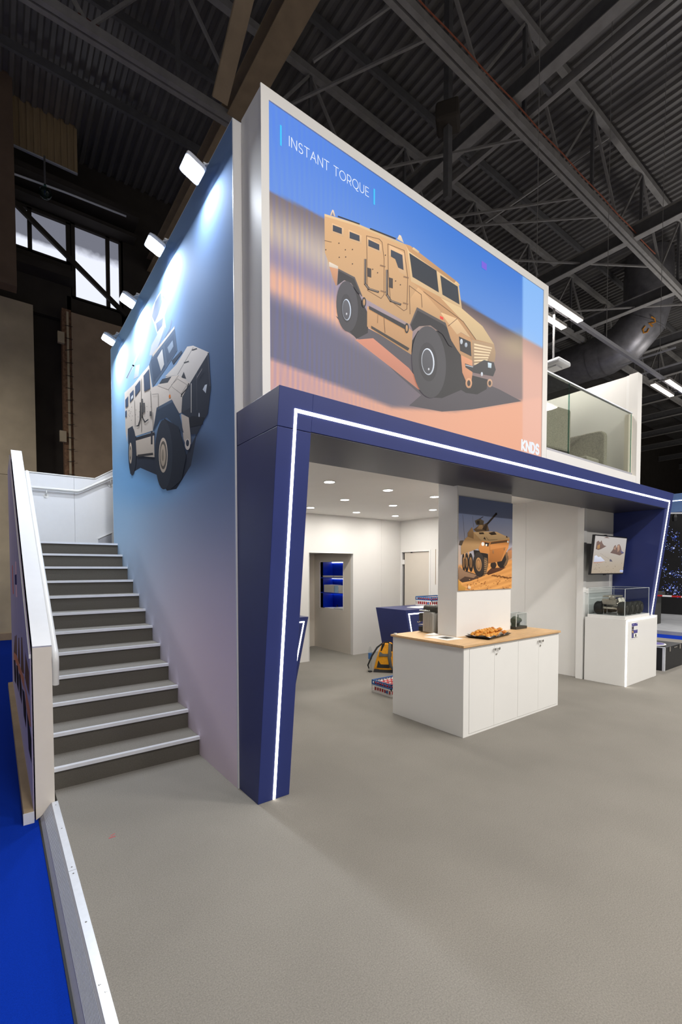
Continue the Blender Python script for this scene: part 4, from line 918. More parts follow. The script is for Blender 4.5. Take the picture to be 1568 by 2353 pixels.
PA.poly([(630, 955), (740, 972), (1006, 936), (990, 1050), (900, 1230), (720, 1262), (715, 1132), (610, 1115), (590, 1060)], H2); PA.poly([(738, 1080), (960, 1040), (885, 1230), (722, 1262)], (172, 112, 62)); PA.line([(740, 972), (740, 1090)], 4, (120, 84, 54))
PA.poly([(755, 975), (980, 945), (972, 975), (745, 1005)], (110, 82, 58)); PA.poly([(670, 975), (735, 985), (720, 1035), (675, 1025)], (70, 58, 50))
for x, y, r in ((645, 1000, 20), (692, 1014, 11), (983, 970, 11)): PA.ell(x, y, r, r*1.35, (255, 250, 238))
PA.ell(784, 1105, 10, 28, (150, 110, 76)); PA.ell(935, 1065, 9, 22, (150, 110, 76))
PA.poly([(520, 806), (600, 742), (640, 742), (700, 716), (732, 822), (562, 838)], (112, 90, 68)); PA.poly([(600, 742), (640, 742), (650, 800), (560, 800)], (160, 128, 92))
PA.line([(655, 790), (700, 735), (826, 594)], 23, (56, 48, 42)); PA.poly([(635, 800), (690, 716), (712, 740), (690, 822)], (70, 58, 48)); PA.ell(826, 594, 13, 16, (40, 36, 34))
PA.poly([(538, 685), (600, 655), (660, 690), (652, 742), (560, 742)], (92, 80, 64)); PA.line([(600, 664), (648, 632)], 8, (50, 44, 40)); PA.poly([(560, 690), (600, 680), (600, 730), (566, 730)], (52, 46, 42))
for q in ([(590, 845), (650, 842), (665, 866), (600, 868)], [(720, 850), (800, 832), (832, 872), (760, 880)], [(652, 930), (668, 902), (688, 944)], [(955, 910), (968, 886), (982, 918)]): PA.poly(q, (72, 60, 50))
PA.poly([(322, 1010), (335, 955), (385, 950), (360, 1020)], (80, 70, 60)); PA.line([(690, 905), (720, 948), (840, 940)], 4, (110, 88, 64))
for x, y in ((400, 1130), (450, 1110)): PA.poly([(x-12, y), (x+10, y-8), (x+6, y+70), (x-4, y+70)], (190, 146, 104))
PA.poly([(280, 1500), (290, 1330), (330, 1300), (400, 1370), (560, 1420), (520, 1460), (400, 1440)], (146, 116, 92))
PA.poly([(275, 1640), (275, 1470), (330, 1500), (360, 1560), (420, 1590), (400, 1640)], (196, 146, 74))
for i in range(60):
    x, y = random.uniform(420, 1040), random.uniform(1440, 1630); PA.ell(x, y, random.uniform(3, 12), random.uniform(2, 6), random.choice([(150, 96, 54), (170, 112, 64), (236, 186, 124), (110, 76, 50)]), n=7)
PA.poly([(435, 1600), (445, 1560), (480, 1580), (470, 1610)], (226, 200, 168))
for i in range(24):
    x = 770+i*11; PA.ell(x, 1420+i*1.6+random.uniform(-8, 8), 9, 6, (120, 80, 50), n=7)
PA.build('picture', 'picture_print', ps)

# tray of pastries
tr = thing('serving_tray', (4.64, 3.19, .965), 'dark metal tray lined with white paper on the counter', 'tray')
TC = Vector((4.635, 3.185, .965)); ang = math.radians(10)
def tr_pts(hx, hy): return [TC+Vector((x*math.cos(ang)-y*math.sin(ang), x*math.sin(ang)+y*math.cos(ang), 0)) for x, y in ((-hx, -hy), (hx, -hy), (hx, hy), (-hx, hy))]
b4, t4 = tr_pts(.25, .125), [p+Vector((0, 0, .022)) for p in tr_pts(.29, .155)]
i4 = [p+Vector((0, 0, .006)) for p in tr_pts(.245, .12)]
MB().add(b4+t4+i4, [(3, 2, 1, 0), (0, 1, 5, 4), (1, 2, 6, 5), (2, 3, 7, 6), (3, 0, 4, 7), (4, 5, 9, 8), (5, 6, 10, 9), (6, 7, 11, 10), (7, 4, 8, 11), (8, 9, 10, 11)]).build('pan', 'tray', tr)
mb = MB(); n = 16; V = []
for j in range(9):
    for i in range(n+1):
        u, w = (i/n-.5)*2, (j/8-.5)*2; e = max(abs(u), abs(w)); q = tr_pts(.275, .143)
        p = TC+Vector((u*.272*math.cos(ang)-w*.142*math.sin(ang), u*.272*math.sin(ang)+w*.142*math.cos(ang), .010+.026*max(0, (e-.75)/.25)+.010*math.sin(9*u+5*w)*sst(.6, 1, e)))
        if abs(u) < .45 and w < -.8: p.z += .02*math.cos(u*5)
        V.append(p)
mb.add(V, [(j*(n+1)+i, j*(n+1)+i+1, (j+1)*(n+1)+i+1, (j+1)*(n+1)+i) for j in range(8) for i in range(n)]).build('paper_liner', 'paper', tr)
def pastry_mesh(seed, mat):
    rnd = random.Random(seed); bm = bmesh.new(); bmesh.ops.create_icosphere(bm, subdivisions=2, radius=1)
    for v in bm.verts:
        p = v.co; k = 1+.10*math.sin(7*p.x+seed)+.07*rnd.uniform(-1, 1); v.co = Vector((p.x*k*.029, p.y*k*.024, p.z*k*.019))
        v.co.z += -.006*abs(p.x)
    me = bpy.data.meshes.new('pastry'); bm.to_mesh(me); bm.free(); me.materials.append(MATS[mat])
    for f in me.polygons: f.use_smooth = True
    return me
PMS = [pastry_mesh(1, 'pastry'), pastry_mesh(2, 'pastry'), pastry_mesh(3, 'pastry_dark')]
for i in range(50):
    lay = 0 if i < 36 else 1
    if lay == 0: u, w = -.94+1.88*((i % 9)/8), -.9+1.8*(i//9)/3
    else: u, w = -.86+1.72*(((i-36) % 7)/6), -.42+.84*((i-36)//7)
    u += random.uniform(-.03, .03); w += random.uniform(-.05, .05)
    o = bpy.data.objects.new('pastry', PMS[2 if u > .35 and i % 2 else i % 2]); COL.objects.link(o)
    o.location = TC+Vector((u*.235*math.cos(ang)-w*.11*math.sin(ang), u*.235*math.sin(ang)+w*.11*math.cos(ang), .036+.030*lay+random.uniform(0, .004)))
    o.rotation_euler = (random.uniform(-.4, .4), random.uniform(-.3, .3), random.uniform(0, 3.1)); o.scale = (1, 1, 1)
    tag(o, 'small golden pastry in the heap on the paper lined tray', 'pastry', 'pastries on the tray')

# sheets of paper beside the pillar
def sheet(pts, z, name, label, mat='paper', th=.002, cat='paper'):
    return MB().prism(pts, 'Z', z, z+th).build(name, mat, label=label, cat=cat)
sh = sheet([(3.98, 3.60), (3.99, 3.26), (4.24, 3.24), (4.25, 3.56)], .9652, 'printed_sheet', 'flat white sheet with a dark print on the oak top')
B(4.06, 3.33, .9674, 4.2, 3.46, .9676).build('dark_print', 'machine_dark', sh)
nb = MB(); nb.add([(4.10, 3.70, .966), (4.16, 3.60, .966), (4.26, 3.60, .968), (4.25, 3.69, .966), (4.15, 3.66, .986), (4.22, 3.65, .990)], [(0, 1, 4), (1, 2, 5, 4), (2, 3, 5), (3, 0, 4, 5), (0, 3, 2, 1)]); nb.build('napkin', 'paper', label='crumpled white napkin beside the coffee machine foot', cat='napkin')

# coffee machine half hidden by the pillar
cm = thing('coffee_machine', (4.4, 3.83, .965), 'grey ribbed coffee machine standing behind the pillar', 'coffee machine')
x0, x1, y0, y1 = 4.275, 4.30, 3.715, 3.885
MB().prism([(3.715, .972), (3.885, .972), (3.885, 1.20), (3.868, 1.222), (3.732, 1.222), (3.715, 1.20)], 'X', 4.275, 4.36).build('side_panel', 'machine_grey', cm, bevel=.006)
mb = MB()
for i in range(12): y = 3.726+i*.0125; mb.box(4.270, y, .985, 4.276, y+.006, 1.205)
mb.build('cooling_ribs', 'machine_grey', cm)
B(4.36, 3.70, .972, 4.62, 3.94, 1.20).build('body', 'machine_dark', cm, bevel=.01)
MB().lathe([(.045, 3.69), (.048, 3.70), (.048, 3.90), (.045, 3.91)], (4.36, 0, 1.262), 20, 'Y').build('boiler_drum', 'machine_dark', cm, smooth=True)
MB().tube([(4.27, 3.93, 1.235), (4.27, 3.76, 1.235)], .012, 10).build('steam_pipe', 'chrome', cm, smooth=True)
B(4.29, 3.895, .972, 4.36, 3.965, 1.03).build('drip_foot', 'black', cm); B(4.29, 3.90, 1.10, 4.36, 3.96, 1.2).build('brew_head', 'machine_dark', cm); B(4.29, 3.89, 1.045, 4.36, 3.97, 1.055).build('drip_plate', 'chrome', cm)
MB().tube([(4.30, 3.93, 1.1), (4.28, 3.95, 1.085), (4.26, 3.96, 1.09)], .008, 8).build('spout', 'chrome', cm)
B(4.33, 3.74, 1.300, 4.39, 3.80, 1.312).build('white_tag', 'paper', cm)

# display cases with models
def acrylic_box(x0, y0, z0, x1, y1, z1, parent, th=.006):
    for q in ((x0, y0, z0, x1, y0+th, z1), (x0, y1-th, z0, x1, y1, z1), (x0, y0+th, z0, x0+th, y1-th, z1), (x1-th, y0+th, z0, x1, y1-th, z1), (x0, y0, z1, x1, y1, z1+th)): B(*q).build('acrylic_pane', 'acrylic', parent)
    for x in (x0, x1):
        for y in (y0, y1): B(x-.003, y-.003, z0, x+.003, y+.003, z1+th).build('cover_edge', 'edge_clear', parent)
    for y in (y0, y1): B(x0, y-.003, z1+th-.002, x1, y+.003, z1+th+.002).build('cover_edge', 'edge_clear', parent)
    for x in (x0, x1): B(x-.003, y0, z1+th-.002, x+.003, y1, z1+th+.002).build('cover_edge', 'edge_clear', parent)
mc = thing('model_case', (5.52, 3.36, .965), 'small clear case with a grey green model on a dark base', 'display case', 'clear model cases')
B(5.415, 3.31, .965, 5.672, 3.45, 1.0).build('base', 'machine_dark', mc, bevel=.003); acrylic_box(5.42, 3.315, 1.0, 5.667, 3.445, 1.17, mc, .004)
mo = thing('scale_model', (5.54, 3.38, 1.0), 'grey green motor model inside the small clear case', 'model')
MB().lathe([(.02, 5.45), (.045, 5.46), (.05, 5.50), (.046, 5.56), (.03, 5.58), (.03, 5.61), (.012, 5.62)], (0, 3.38, 1.072), 18, 'X').build('motor_drum', 'model_green', mo, smooth=True)
MB().ball((5.47, 3.37, 1.10), .035, 12, 8).build('gear_case', 'model_green', mo, smooth=True); B(5.46, 3.35, 1.0, 5.48, 3.41, 1.04).build('foot', 'model_green', mo); B(5.55, 3.35, 1.0, 5.57, 3.41, 1.04).build('foot', 'model_green', mo)
B(5.565, 3.375, 1.11, 5.572, 3.382, 1.145).build('stub', 'model_green', mo)

# ================================================================== reception desks with light lines
def desk(name, x0, x1, y0, y1, flare, flip, label):
    t = thing(name, ((x0+x1)/2, y0, 0), label, 'desk', 'navy reception desks')
    h = 1.06
    if flip < 0: prof = [(x0+flare, 0), (x1, 0), (x1, h), (x0, h)]
    else: prof = [(x0, 0), (x1-flare, 0), (x1, h), (x0, h)]
    MB().prism(prof, 'Y', y0, y1).build('body', 'navy', t, bevel=.003)
    B(x0-.0, y0, h, x1, y1, h+.006).build('top', 'navy_side', t)
    ins = .055; w = .018
    def q(a, b, c, d): return MB().hexa([(a[0], y0+.001, a[1]), (b[0], y0+.001, b[1]), (c[0], y0+.001, c[1]), (d[0], y0+.001, d[1])], [(a[0], y0-.004, a[1]), (b[0], y0-.004, b[1]), (c[0], y0-.004, c[1]), (d[0], y0-.004, d[1])])
    sl = lambda z: flare*(1-z/h)
    e = x0 if flip < 0 else x1; s = 1 if flip < 0 else -1
    zz = h-ins; z0 = .22
    q((e+s*(ins+sl(z0)), z0), (e+s*(ins+w+sl(z0)), z0), (e+s*(ins+w+sl(zz)), zz), (e+s*(ins+sl(zz)), zz)).build('light_strip', 'led', t)
    q((e+s*(ins+sl(zz)), zz-w), ((x1-ins) if flip < 0 else (x0+ins), zz-w), ((x1-ins) if flip < 0 else (x0+ins), zz), (e+s*(ins+sl(zz)), zz)).build('light_strip', 'led', t)
    return t
desk('reception_desk', 1.9, 3.635, 5.5, 6.2, .245, 1, 'flared navy reception desk half hidden behind the left portal leg')
desk('reception_desk', 5.50, 7.1, 5.38, 6.12, .245, -1, 'flared navy reception desk behind the counter carrying a crate')
for i, (x, z, lab) in enumerate(((3.42, 1.066, 'lower cardboard box on the hidden navy desk'), (3.40, 1.155, 'upper cardboard box stacked on the hidden navy desk'))):
    bx = thing('cardboard_box', (x, 5.7, z), lab, 'box', 'cardboard boxes on the desk')
    B(x-.14, 5.62, z, x+.11, 5.8, z+.088).build('carton', 'cardboard', bx); B(x-.14, 5.70, z+.088, x+.11, 5.72, z+.0885).build('tape', 'paper_grey', bx)
for i, (dx, dy, r) in enumerate(((0, 0, .1), (.1, .03, -.2), (.2, -.02, .25))):
    mb = B(5.95+dx, 5.5+dy, 1.0665+i*.0025, 6.16+dx, 5.79+dy, 1.0685+i*.0025).rot(r, (6.05+dx, 5.65+dy, 0)); mb.build('loose_sheet', 'paper', label=('lowest', 'middle', 'topmost')[i]+' loose white sheet on the navy desk before the crate', cat='paper', group='loose sheets on the navy desk')

def crate(x0, y0, z0, lx, ly, label, content):
    t = thing('crate', (x0+lx/2, y0+ly/2, z0), label, 'crate', 'two tone plastic crates')
    h = .175
    B(x0, y0, z0, x0+lx, y0+ly, z0+.03).build('base', 'crate_white', t)
    mid = z0+.095
    def ring(za, zb, mat, nm):
        B(x0, y0, za, x0+lx, y0+.012, zb).build(nm, mat, t); B(x0, y0+ly-.012, za, x0+lx, y0+ly, zb).build(nm, mat, t); B(x0, y0, za, x0+.012, y0+ly, zb).build(nm, mat, t); B(x0+lx-.012, y0, za, x0+lx, y0+ly, zb).build(nm, mat, t)
    ring(mid-.012, mid+.010, 'crate_white', 'middle_rail'); ring(z0+h-.018, z0+h, 'crate_blue', 'top_rail'); ring(mid+.010, mid+.026, 'crate_blue', 'blue_rail')
    nx, ny = int(lx/.05), int(ly/.05)
    for mat, za, zb in (('crate_white', z0+.03, mid-.012), ('crate_blue', mid+.026, z0+h-.018)):
        for i in range(nx+1):
            x = x0+.006+(lx-.012)*i/nx; w = .016 if i in (0, nx) else .009
            B(x-w/2, y0, za, x+w/2, y0+.011, zb).build('slat', mat, t); B(x-w/2, y0+ly-.011, za, x+w/2, y0+ly, zb).build('slat', mat, t)
        for i in range(ny+1):
            y = y0+.006+(ly-.012)*i/ny; w = .016 if i in (0, ny) else .009
            B(x0, y-w/2, za, x0+.011, y+w/2, zb).build('slat', mat, t); B(x0+lx-.011, y-w/2, za, x0+lx, y+w/2, zb).build('slat', mat, t)
    B(x0-.001, y0+.06, z0+.04, x0+.004, y0+.11, z0+.07).build('label_plate', 'crate_blue', t)
    first = None; kx, ky = int((lx-.03)/.075), int((ly-.03)/.09)
    for i in range(kx):
        for j in range(ky):
            c = (x0+.05+i*.075, y0+.06+j*.09, z0+.031)
            if first is None:
                first = thing('red_carton', c, content, 'carton', content.split(' in ')[0]+' group '+str(round(x0, 1)))
                first['group'] = 'red cartons in '+label.split(' ')[-1]+' crate'
                B(c[0]-.031, c[1]-.04, c[2], c[0]+.031, c[1]+.04, c[2]+.11).build('pack', 'red_pack', first); B(c[0]-.022, c[1]-.012, c[2]+.11, c[0]+.022, c[1]+.012, c[2]+.125).build('white_seal', 'crate_white', first)
            else: copy_tree(first, c)
    return t
crate(6.40, 5.60, 1.067, .6, .4, 'blue and white plastic crate of red cartons on the navy desk', 'red carton in the crate standing on the navy desk')
crate(4.30, 4.47, .003, .6, .4, 'blue and white plastic crate of red cartons on the floor', 'red carton in the crate standing on the floor')

# backpack leaning at the navy desk
bp = thing('backpack', (5.34, 5.75, 0), 'yellow and black backpack leaning on the navy desk', 'backpack')
bw, bh = .40, .50
BC, BN, BA = Vector((5.35, 5.72, 0)), Vector((-.75, -.66, 0)), Vector((.66, -.75, 0))
def bpt(s, z, d):   # s across the back panel from left to right, d out of the back panel
    return BC+BA*((s-.5)*bw*(1-.34*z/bh)+.045*z/bh)+BN*(d-.10-.05*z/bh)+Vector((0, 0, z))
mb = MB(); rings = []
for z, e, dep in ((.0, .9, .19), (.05, 1.0, .22), (.2, .98, .21), (.35, .9, .17), (.45, .72, .11), (.49, .5, .05)):
    ring = []
    for k in range(14):
        a = 2*math.pi*k/14; cs, sn = math.cos(a), math.sin(a); sx = math.copysign(abs(cs)**.6, cs); sy = math.copysign(abs(sn)**.6, sn)
        ring.append(bpt(.5+.5*e*sx, z, .09+dep*.5*sy))
    rings.append(ring)
V = [p for r in rings for p in r]
mb.add(V, [(i*14+k, i*14+(k+1) % 14, (i+1)*14+(k+1) % 14, (i+1)*14+k) for i in range(5) for k in range(14)]+[tuple(range(13, -1, -1)), tuple(70+k for k in range(14))])
mb.build('bag', 'pack_yellow', bp, smooth=True)
def pad(s0, s1, z0, z1, d, mat, name, th=.018):
    q = [bpt(s0, z0, d), bpt(s1, z0, d), bpt(s1, z1, d-.03), bpt(s0, z1, d-.03)]; o = [p+BN*th for p in q]
    return MB().hexa(q, o).build(name, mat, bp, bevel=.006)
pad(.14, .72, .075, .215, .190, 'pack_black', 'back_pad'); pad(.12, .80, .265, .335, .180, 'pack_grey', 'back_pad'); pad(.16, .34, .35, .47, .150, 'pack_black', 'back_pad'); pad(.60, .84, .35, .47, .150, 'pack_black', 'back_pad')
pad(.04, .98, .0, .05, .205, 'pack_black', 'bottom_trim')
MB().tube([bpt(.66, .48, .17), bpt(.70, .40, .245), bpt(.70, .26, .27), bpt(.78, .12, .26), bpt(.92, .04, .20)], [.022, .027, .028, .026, .015], 8).build('shoulder_strap', 'pack_grey', bp, smooth=True)
MB().tube([bpt(.18, .48, .17), bpt(-.06, .42, .22), bpt(-.22, .28, .24), bpt(-.28, .12, .24), bpt(-.20, .06, .20)], [.014, .016, .015, .013, .010], 8).build('shoulder_strap', 'pack_black', bp, smooth=True)
MB().tube([bpt(.28, .48, .16), bpt(.34, .505, .18), bpt(.56, .505, .18), bpt(.62, .48, .16)], .012, 8).build('top_handle', 'pack_black', bp, smooth=True)
MB().tube([bpt(-.02, .015, .22), bpt(-.12, .012, .25), bpt(-.18, .012, .22), bpt(-.06, .012, .18)], .010, 6).build('loose_strap', 'pack_black', bp)
MB().ball(bpt(1.0, .13, .09), .10, 12, 8, (.7, .7, 1.25)).build('side_pocket', 'pack_black', bp, smooth=True)
bo = thing('water_bottle', (5.20, 5.93, 0), 'clear blue labelled bottle behind the backpack strap', 'bottle')
MB().lathe([(.03, -.138), (.033, -.12), (.033, .2), (.02, .24), (.014, .27)], (5.20, 5.93, .14), 14).build('bottle_body', 'acrylic', bo, smooth=True); MB().lathe([(.0345, .2), (.0345, .3)], (5.20, 5.93, .0), 14).build('bottle_label', 'crate_blue', bo)

# ================================================================== lit shelf niche
nc = thing('shelf_niche', (5.95, 7.95, .9), 'lit blue shelf niche with three compartments in the recess wall', 'shelf')
B(6.20, 7.53, .9, 6.22, 8.37, 1.915).build('back_panel', 'blue_shelf', nc); B(5.86, 8.37, .9, 6.2, 8.39, 1.915).build('side_panel', 'blue_shelf', nc); B(5.86, 7.51, .9, 6.2, 7.53, 1.915).build('side_panel', 'blue_shelf', nc)
for z in (.88, 1.225, 1.555, 1.915): B(5.86, 7.53, z, 6.2, 8.37, z+.02).build('shelf_board', 'blue_shelf', nc)
for z in (1.22, 1.55, 1.908):
    s_ = B(6.17, 7.55, z-.012, 6.195, 8.36, z+.003).build('shelf_light', 'led_soft', nc)
for q in ((5.844, 7.522, .89, 5.85, 7.53, 1.92), (5.844, 8.37, .89, 5.85, 8.378, 1.92), (5.844, 7.522, 1.915, 5.85, 8.378, 1.923)): B(*q).build('trim', 'white_gloss', nc)
mg0 = None
def magazine(y, z, h, w, lab, grp, mat='paper_grey', x=5.90):
    o = B(x, y, z, x+.21, y+w, z+h).build('magazine', mat, label=lab, cat='magazine', group=grp); return o
for i in range(2): magazine(7.56, 1.5755+i*.020, .018, .36, ('lower', 'upper')[i]+' magazine in the right hand pile of the top compartment', 'magazines in the top compartment')
for i in range(2): magazine(7.95+.01*i, 1.5755+i*.020, .018, .38, ('lower', 'upper')[i]+' magazine in the left hand pile of the top compartment', 'magazines in the top compartment')
for i in range(6):
    magazine(7.92+.004*(i % 2), 1.246+i*.0275, .026, .37, ('lowest', 'second lowest', 'third lowest', 'third highest', 'second highest', 'topmost')[i]+' magazine in the wide pile of the middle compartment', 'magazines in the middle compartment')
    magazine(7.56+.004*(i % 3), 1.246+i*.0275, .024, .17, ('lowest', 'second lowest', 'third lowest', 'third highest', 'second highest', 'topmost')[i]+' magazine in the narrow pile of the middle compartment', 'magazines in the middle compartment', x=5.88)
B(5.89, 7.755, 1.246, 6.0, 7.89, 1.40).build('blue_folder', 'paper_blue', label='pale blue folder standing between the magazine piles', cat='folder')
magazine(7.58, .9015, .03, .3, 'thick catalogue lying in the bottom compartment', 'catalogues in the bottom compartment', 'paper'); sheet([(5.87, 7.95), (6.1, 7.95), (6.1, 8.25), (5.87, 8.25)], .9012, 'flyer', 'thin white flyer lying in the bottom compartment')
kn = thing('small_figurine', (6.05, 8.0, .901), 'tiny dark figurine in the bottom blue compartment', 'figurine'); MB().lathe([(.03, .901), (.032, .915), (.012, .93), (.018, .955), (.006, .975)], (6.05, 8.0, 0), 12).build('body', 'black_gloss', kn)

# ================================================================== television
tv = thing('television', (7.88, 3.22, 1.66), 'wall hung television showing a desert scene', 'television')
def tvp(x, z, d=0): return Vector((x, 3.235-.055*(z-1.66)/.62-d, z))
x0, x1, z0, z1 = 7.285, 8.455, 1.664, 2.275
MB().hexa([tvp(x0, z0, -.035), tvp(x1, z0, -.035), tvp(x1, z1, -.035), tvp(x0, z1, -.035)], [tvp(x0, z0), tvp(x1, z0), tvp(x1, z1), tvp(x0, z1)]).build('casing', 'black', tv)
T = Art('Y', 3.235, -1, (1160, 1130, 5.227))
def tvink(p, x, y): return mix((206, 200, 196), (190, 174, 152), sst(1240, 1320, y))
T.box = (x0+.018, x1-.018, z0+.02, z1-.018); T.grad = .1
T.ground(x0+.018, x1-.018, z0+.02, z1-.018, 24, 16, tvink)
for q in ([(1245, 735), (1275, 690), (1282, 655), (1300, 640), (1316, 680), (1322, 640), (1345, 632), (1362, 660), (1380, 715), (1412, 735), (1360, 765), (1310, 750)], [(1066, 690), (1068, 605), (1090, 588), (1110, 610), (1125, 584), (1140, 620), (1160, 645), (1190, 655), (1130, 690), (1100, 700)], [(1150, 555), (1185, 540), (1222, 560)]): T.poly(q, (126, 102, 94))
for q in ([(1322, 650), (1345, 640), (1352, 700), (1330, 730)], [(1280, 690), (1300, 650), (1305, 700)]): T.poly(q, (186, 150, 128))
T.poly([(1080, 650), (1110, 630), (1115, 680), (1085, 690)], (180, 138, 90)); T.poly([(1360, 700), (1412, 735), (1380, 745)], (110, 106, 140))
T.poly([(1056, 848), (1058, 772), (1080, 762), (1105, 785), (1130, 778), (1190, 832), (1150, 846)], (222, 226, 246)); T.poly([(1052, 845), (1150, 840), (1190, 832), (1150, 852), (1054, 858)], (196, 156, 132))
T.poly([(1243, 815), (1258, 810), (1282, 838), (1248, 838)], (96, 92, 110))
for i in range(26): x, y = random.uniform(1060, 1420), random.uniform(850, 985); T.ell(x, y, 3, 4, (120, 104, 92), n=6)
for i in range(12): T.ell(1130+i*11, 748+i*6+random.uniform(-4, 4), 2.4, 3, (110, 96, 92), n=6)
T.poly([(1378, 938), (1418, 942), (1417, 968), (1378, 964)], (186, 196, 236))
for i in range(len(T.v)): T.v[i] = tuple(tvp(T.v[i][0], T.v[i][2], .0012+(3.235-T.v[i][1])))
T.build('picture', 'picture_glow', tv)
B(7.8, 3.27, 1.9, 8.1, 3.44, 2.05).build('wall_arm', 'black', tv); B(7.74, 3.222, 1.655, 7.80, 3.25, 1.664).build('sensor', 'black', tv); B(7.66, 3.18, 2.275, 7.70, 3.21, 2.284).build('camera_bump', 'black', tv)

# ================================================================== plinth with the driveline model
pl = thing('plinth', (8.08, 3.09, 0), 'white display plinth with lit edges below the television', 'plinth')
B(7.475, 2.80, 0, 8.56, 3.39, 1.0).box(8.56, 2.80, 0, 8.68, 2.885, 1.0).build('body', 'white_gloss', pl, bevel=.002)
B(7.472, 2.795, .004, 7.505, 2.803, .985).build('light_strip', 'led', pl); B(7.505, 2.795, .975, 8.60, 2.803, .992).build('light_strip', 'led', pl)
ic = thing('info_card', (7.76, 2.795, .7), 'navy information card fixed to the plinth front', 'card')
B(7.645, 2.7955, .695, 7.884, 2.7995, .938).build('board', 'paper', ic)
IC = Art('Y', 2.795, -1, (1435, 1415, 34.84))
for q, c in (([(610, 620), (1085, 545), (1080, 795), (620, 845)], (84, 80, 138)), ([(610, 845), (800, 820), (790, 1150), (605, 1160)], (150, 146, 168)), ([(620, 900), (770, 850), (740, 1100), (640, 1110)], (70, 68, 70)), ([(605, 1150), (770, 1150), (770, 1400), (605, 1420)], (86, 80, 92)), ([(620, 1270), (680, 1210), (765, 1310), (710, 1370)], (226, 186, 128)), ([(770, 1150), (1075, 1090), (1065, 1360), (770, 1415)], (84, 80, 142)), ([(600, 1420), (770, 1410), (760, 1770), (600, 1805)], (92, 90, 134)), ([(860, 1690), (890, 1430), (970, 1480), (985, 1640)], (84, 80, 78)), ([(770, 1740), (1060, 1670), (1060, 1700), (780, 1785)], (80, 76, 82)), ([(690, 700), (800, 675), (790, 700), (690, 725)], (200, 198, 220)), ([(990, 590), (1060, 575), (1060, 640), (1000, 650)], (214, 212, 226)), ([(850, 1200), (1010, 1170), (1010, 1185), (850, 1215)], (150, 148, 190))): IC.poly(q, c)
for i in range(4): IC.poly([(845, 880+i*55), (1060, 840+i*55), (1060, 860+i*55), (845, 900+i*55)], (206, 206, 206))
IC.build('print', 'picture_print', ic)
dc = thing('display_case', (7.95, 3.1, 1.0), 'long clear display case on the lit plinth', 'display case', 'clear model cases')
B(7.49, 2.825, 1.0, 8.42, 3.36, 1.045).build('base', 'white_gloss', dc, bevel=.003); acrylic_box(7.50, 2.835, 1.045, 8.41, 3.35, 1.45, dc)
dv = thing('driveline_model', (7.95, 3.1, 1.045), 'metal driveline model with dark tyres inside the long case', 'model')
wheel = None
for i, (x, y) in enumerate([(7.62, 3.24), (7.66, 2.92), (7.86, 2.92), (8.04, 2.92), (8.22, 2.92), (7.86, 3.27), (8.04, 3.27), (8.22, 3.27)]):
    q = MB().lathe([(.03, y-.055), (.085, y-.05), (.1, y-.03), (.1, y+.03), (.085, y+.05), (.03, y+.055)], (x, 0, 1.147), 22, 'Y').build('tyre', 'rubber', dv, smooth=True)
    MB().lathe([(.05, y-.058), (.045, y-.062), (.02, y-.064)], (x, 0, 1.147), 14, 'Y').build('hub', 'machine_dark', q)
for y in (3.03, 3.16): B(7.58, y-.012, 1.14, 8.3, y+.012, 1.17).build('frame_rail', 'model_metal', dv)
for x in (7.64, 7.86, 8.04, 8.22): MB().tube([(x, 2.92, 1.147), (x, 3.26, 1.147)], .015, 8).build('axle', 'model_metal', dv)
B(7.60, 2.99, 1.20, 7.80, 3.20, 1.29).build('engine_block', 'model_metal', dv, bevel=.01)
for i in range(5): MB().tube([(7.61+i*.042, 2.98, 1.22), (7.61+i*.042, 2.95, 1.25), (7.62+i*.042, 2.97, 1.31)], .011, 7).build('manifold_pipe', 'model_metal', dv)
B(7.58, 3.0, 1.315, 7.86, 3.18, 1.345).build('top_cover', 'model_metal', dv, bevel=.008); MB().lathe([(.02, 7.52), (.04, 7.53), (.04, 7.57), (.02, 7.585)], (0, 3.03, 1.315), 16, 'X').build('pulley', 'model_metal', dv)
for x, y in ((7.62, 2.98), (7.74, 2.98), (7.62, 3.18), (7.74, 3.18)): MB().tube([(x, y, 1.046), (x, y, 1.21)], .008, 7).build('support_rod', 'chrome', dv)
for i in range(6): MB().ball((7.83+.06*(i % 3), 3.02+.05*(i//3), 1.22+.02*(i % 2)), .032, 10, 6).build('gear_case', 'model_metal', dv, smooth=True)

# ================================================================== things beyond the stand to the right
fc = thing('flight_case', (9.55, 3.05, 0), 'black flight case with metal edges on the floor beyond the plinth', 'case')
B(9.17, 2.84, 0, 10.05, 3.45, .40).build('box', 'case_black', fc); B(9.165, 2.835, 0, 9.20, 2.87, .40).build('edge_profile', 'alu', fc); B(9.165, 2.84, .395, 9.19, 3.45, .41).build('edge_profile', 'alu', fc)
for x in (9.36, 9.86): B(x, 2.825, .32, x+.05, 2.84, .40).build('latch', 'chrome', fc)
B(9.6, 2.83, .36, 9.75, 2.84, .375).build('hinge_bar', 'chrome', fc)
ds = thing('round_sign', (9.35, 3.1, .40), 'round violet printed sign lying on the flight case', 'sign'); MB().lathe([(.22, .411), (.225, .418), (.22, .426)], (9.40, 3.12, 0), 14).build('plate', 'paper', ds); MB().lathe([(.20, .427), (.195, .4285)], (9.40, 3.12, 0), 14).build('print', 'disc_print', ds)
struct(B(15.2, 1.5, -.12, 24, 12, 0), 'floor_neighbour', 'platform_grey', 'light grey platform of the neighbouring stand')
dk = thing('dark_counter', (17, 5.6, 0), 'dark grey counter on the neighbouring stand', 'counter'); B(16.2, 5.45, 0, 17.2, 7.2, .92).build('body', 'counter_dark', dk); B(16.1, 5.38, .92, 17.3, 7.25, 1.03).build('top', 'counter_dark', dk)
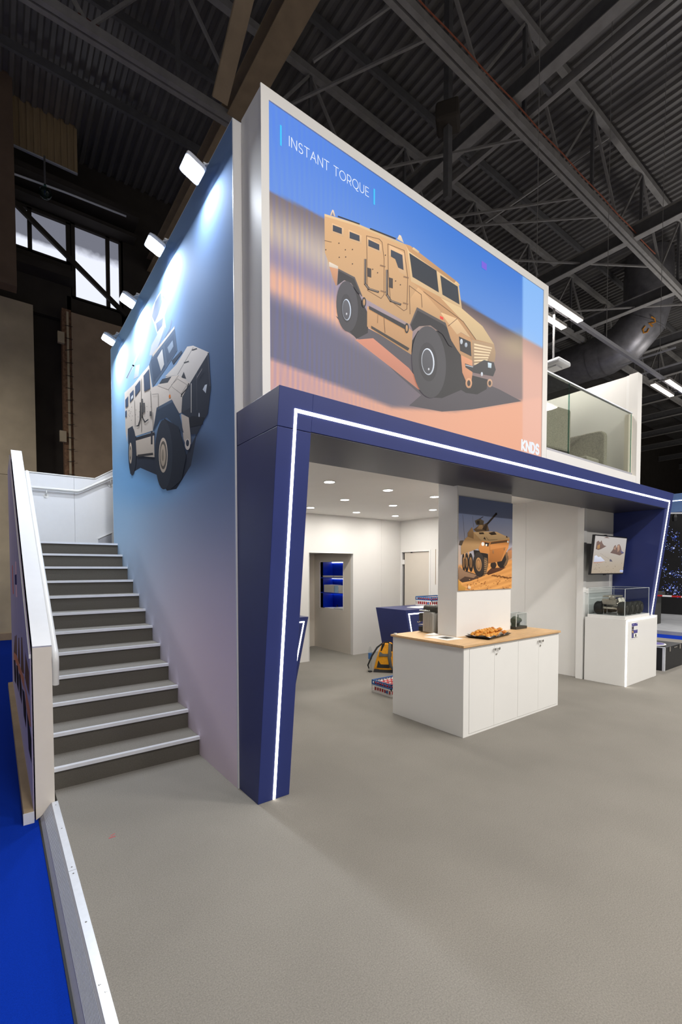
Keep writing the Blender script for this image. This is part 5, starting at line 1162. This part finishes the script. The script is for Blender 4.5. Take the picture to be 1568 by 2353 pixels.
mw = thing('map_wall', (21, 6, 0), 'black neighbouring wall with a glowing dotted world map', 'wall panel'); B(21, 3, 0, 21.1, 12, 4.2).build('panel', 'black', mw)
MA = Art('X', 20.99, -1)
rnd = random.Random(3); q0 = on(1535, 1290, 'X', 20.99)
cl = [(1535, 1222, 16, 12, 60), (1552, 1232, 12, 10, 50), (1540, 1262, 14, 10, 50), (1558, 1250, 10, 18, 40), (1528, 1240, 8, 20, 40), (1524, 1300, 10, 18, 40), (1540, 1318, 18, 8, 60), (1545, 1350, 22, 14, 130), (1556, 1362, 12, 10, 60), (1558, 1320, 10, 10, 40), (1575, 1300, 16, 60, 90), (1590, 1250, 14, 40, 60)]
for cx, cy, sx, sy, n in cl:
    for i in range(int(n*.5)):
        x, y = rnd.gauss(cx, sx*.55), rnd.gauss(cy, sy*.55); p = on(x, y, 'X', 20.99); r = rnd.choice([.007, .009, .012, .016]) if rnd.random() < .96 else .035; c = rnd.choice([(90, 120, 230), (150, 170, 240), (60, 80, 190), (190, 200, 250)])
        MA.n = 1; MA.lay([(20.99, p.y+r*math.cos(a), p.z+r*math.sin(a)) for a in (0, 1.05, 2.1, 3.14, 4.19, 5.24)], [c]*6)
MA.build('map_dots', 'picture_glow', mw)
tp = thing('barrier_tape', (15, 4.3, 1), 'red and white barrier tape stretched before the map wall', 'tape')
for i in range(10): B(15, 4.95-i*.22, .985-.004*i, 15.005, 5.17-i*.22, 1.03-.004*i).build('stripe', 'tape_red' if i % 2 else 'paper', tp)
ff = thing('blue_fascia', (18, 5, 3.9), 'pale blue overhead beam of the neighbouring stand', 'fascia'); B(18, 1.5, 3.62, 18.3, 5.75, 4.22).build('beam', 'far_blue', ff); B(17.99, 1.5, 3.98, 18, 5.7, 4.0).build('light_line', 'led_soft', ff)
sp = thing('spot_lamp', (18, 5.3, 3.3), 'small white arm spot lamp above the map wall', 'lamp'); c = on(1552, 1189, 'X', 17.9); MB().lathe([(.07, -.12), (.08, 0), (.06, .1)], c, 12).build('head', 'black', sp); MB().bar(c+Vector((0, -.2, .12)), c+Vector((0, .25, .16)), .05).build('arm', 'plastic_white', sp)
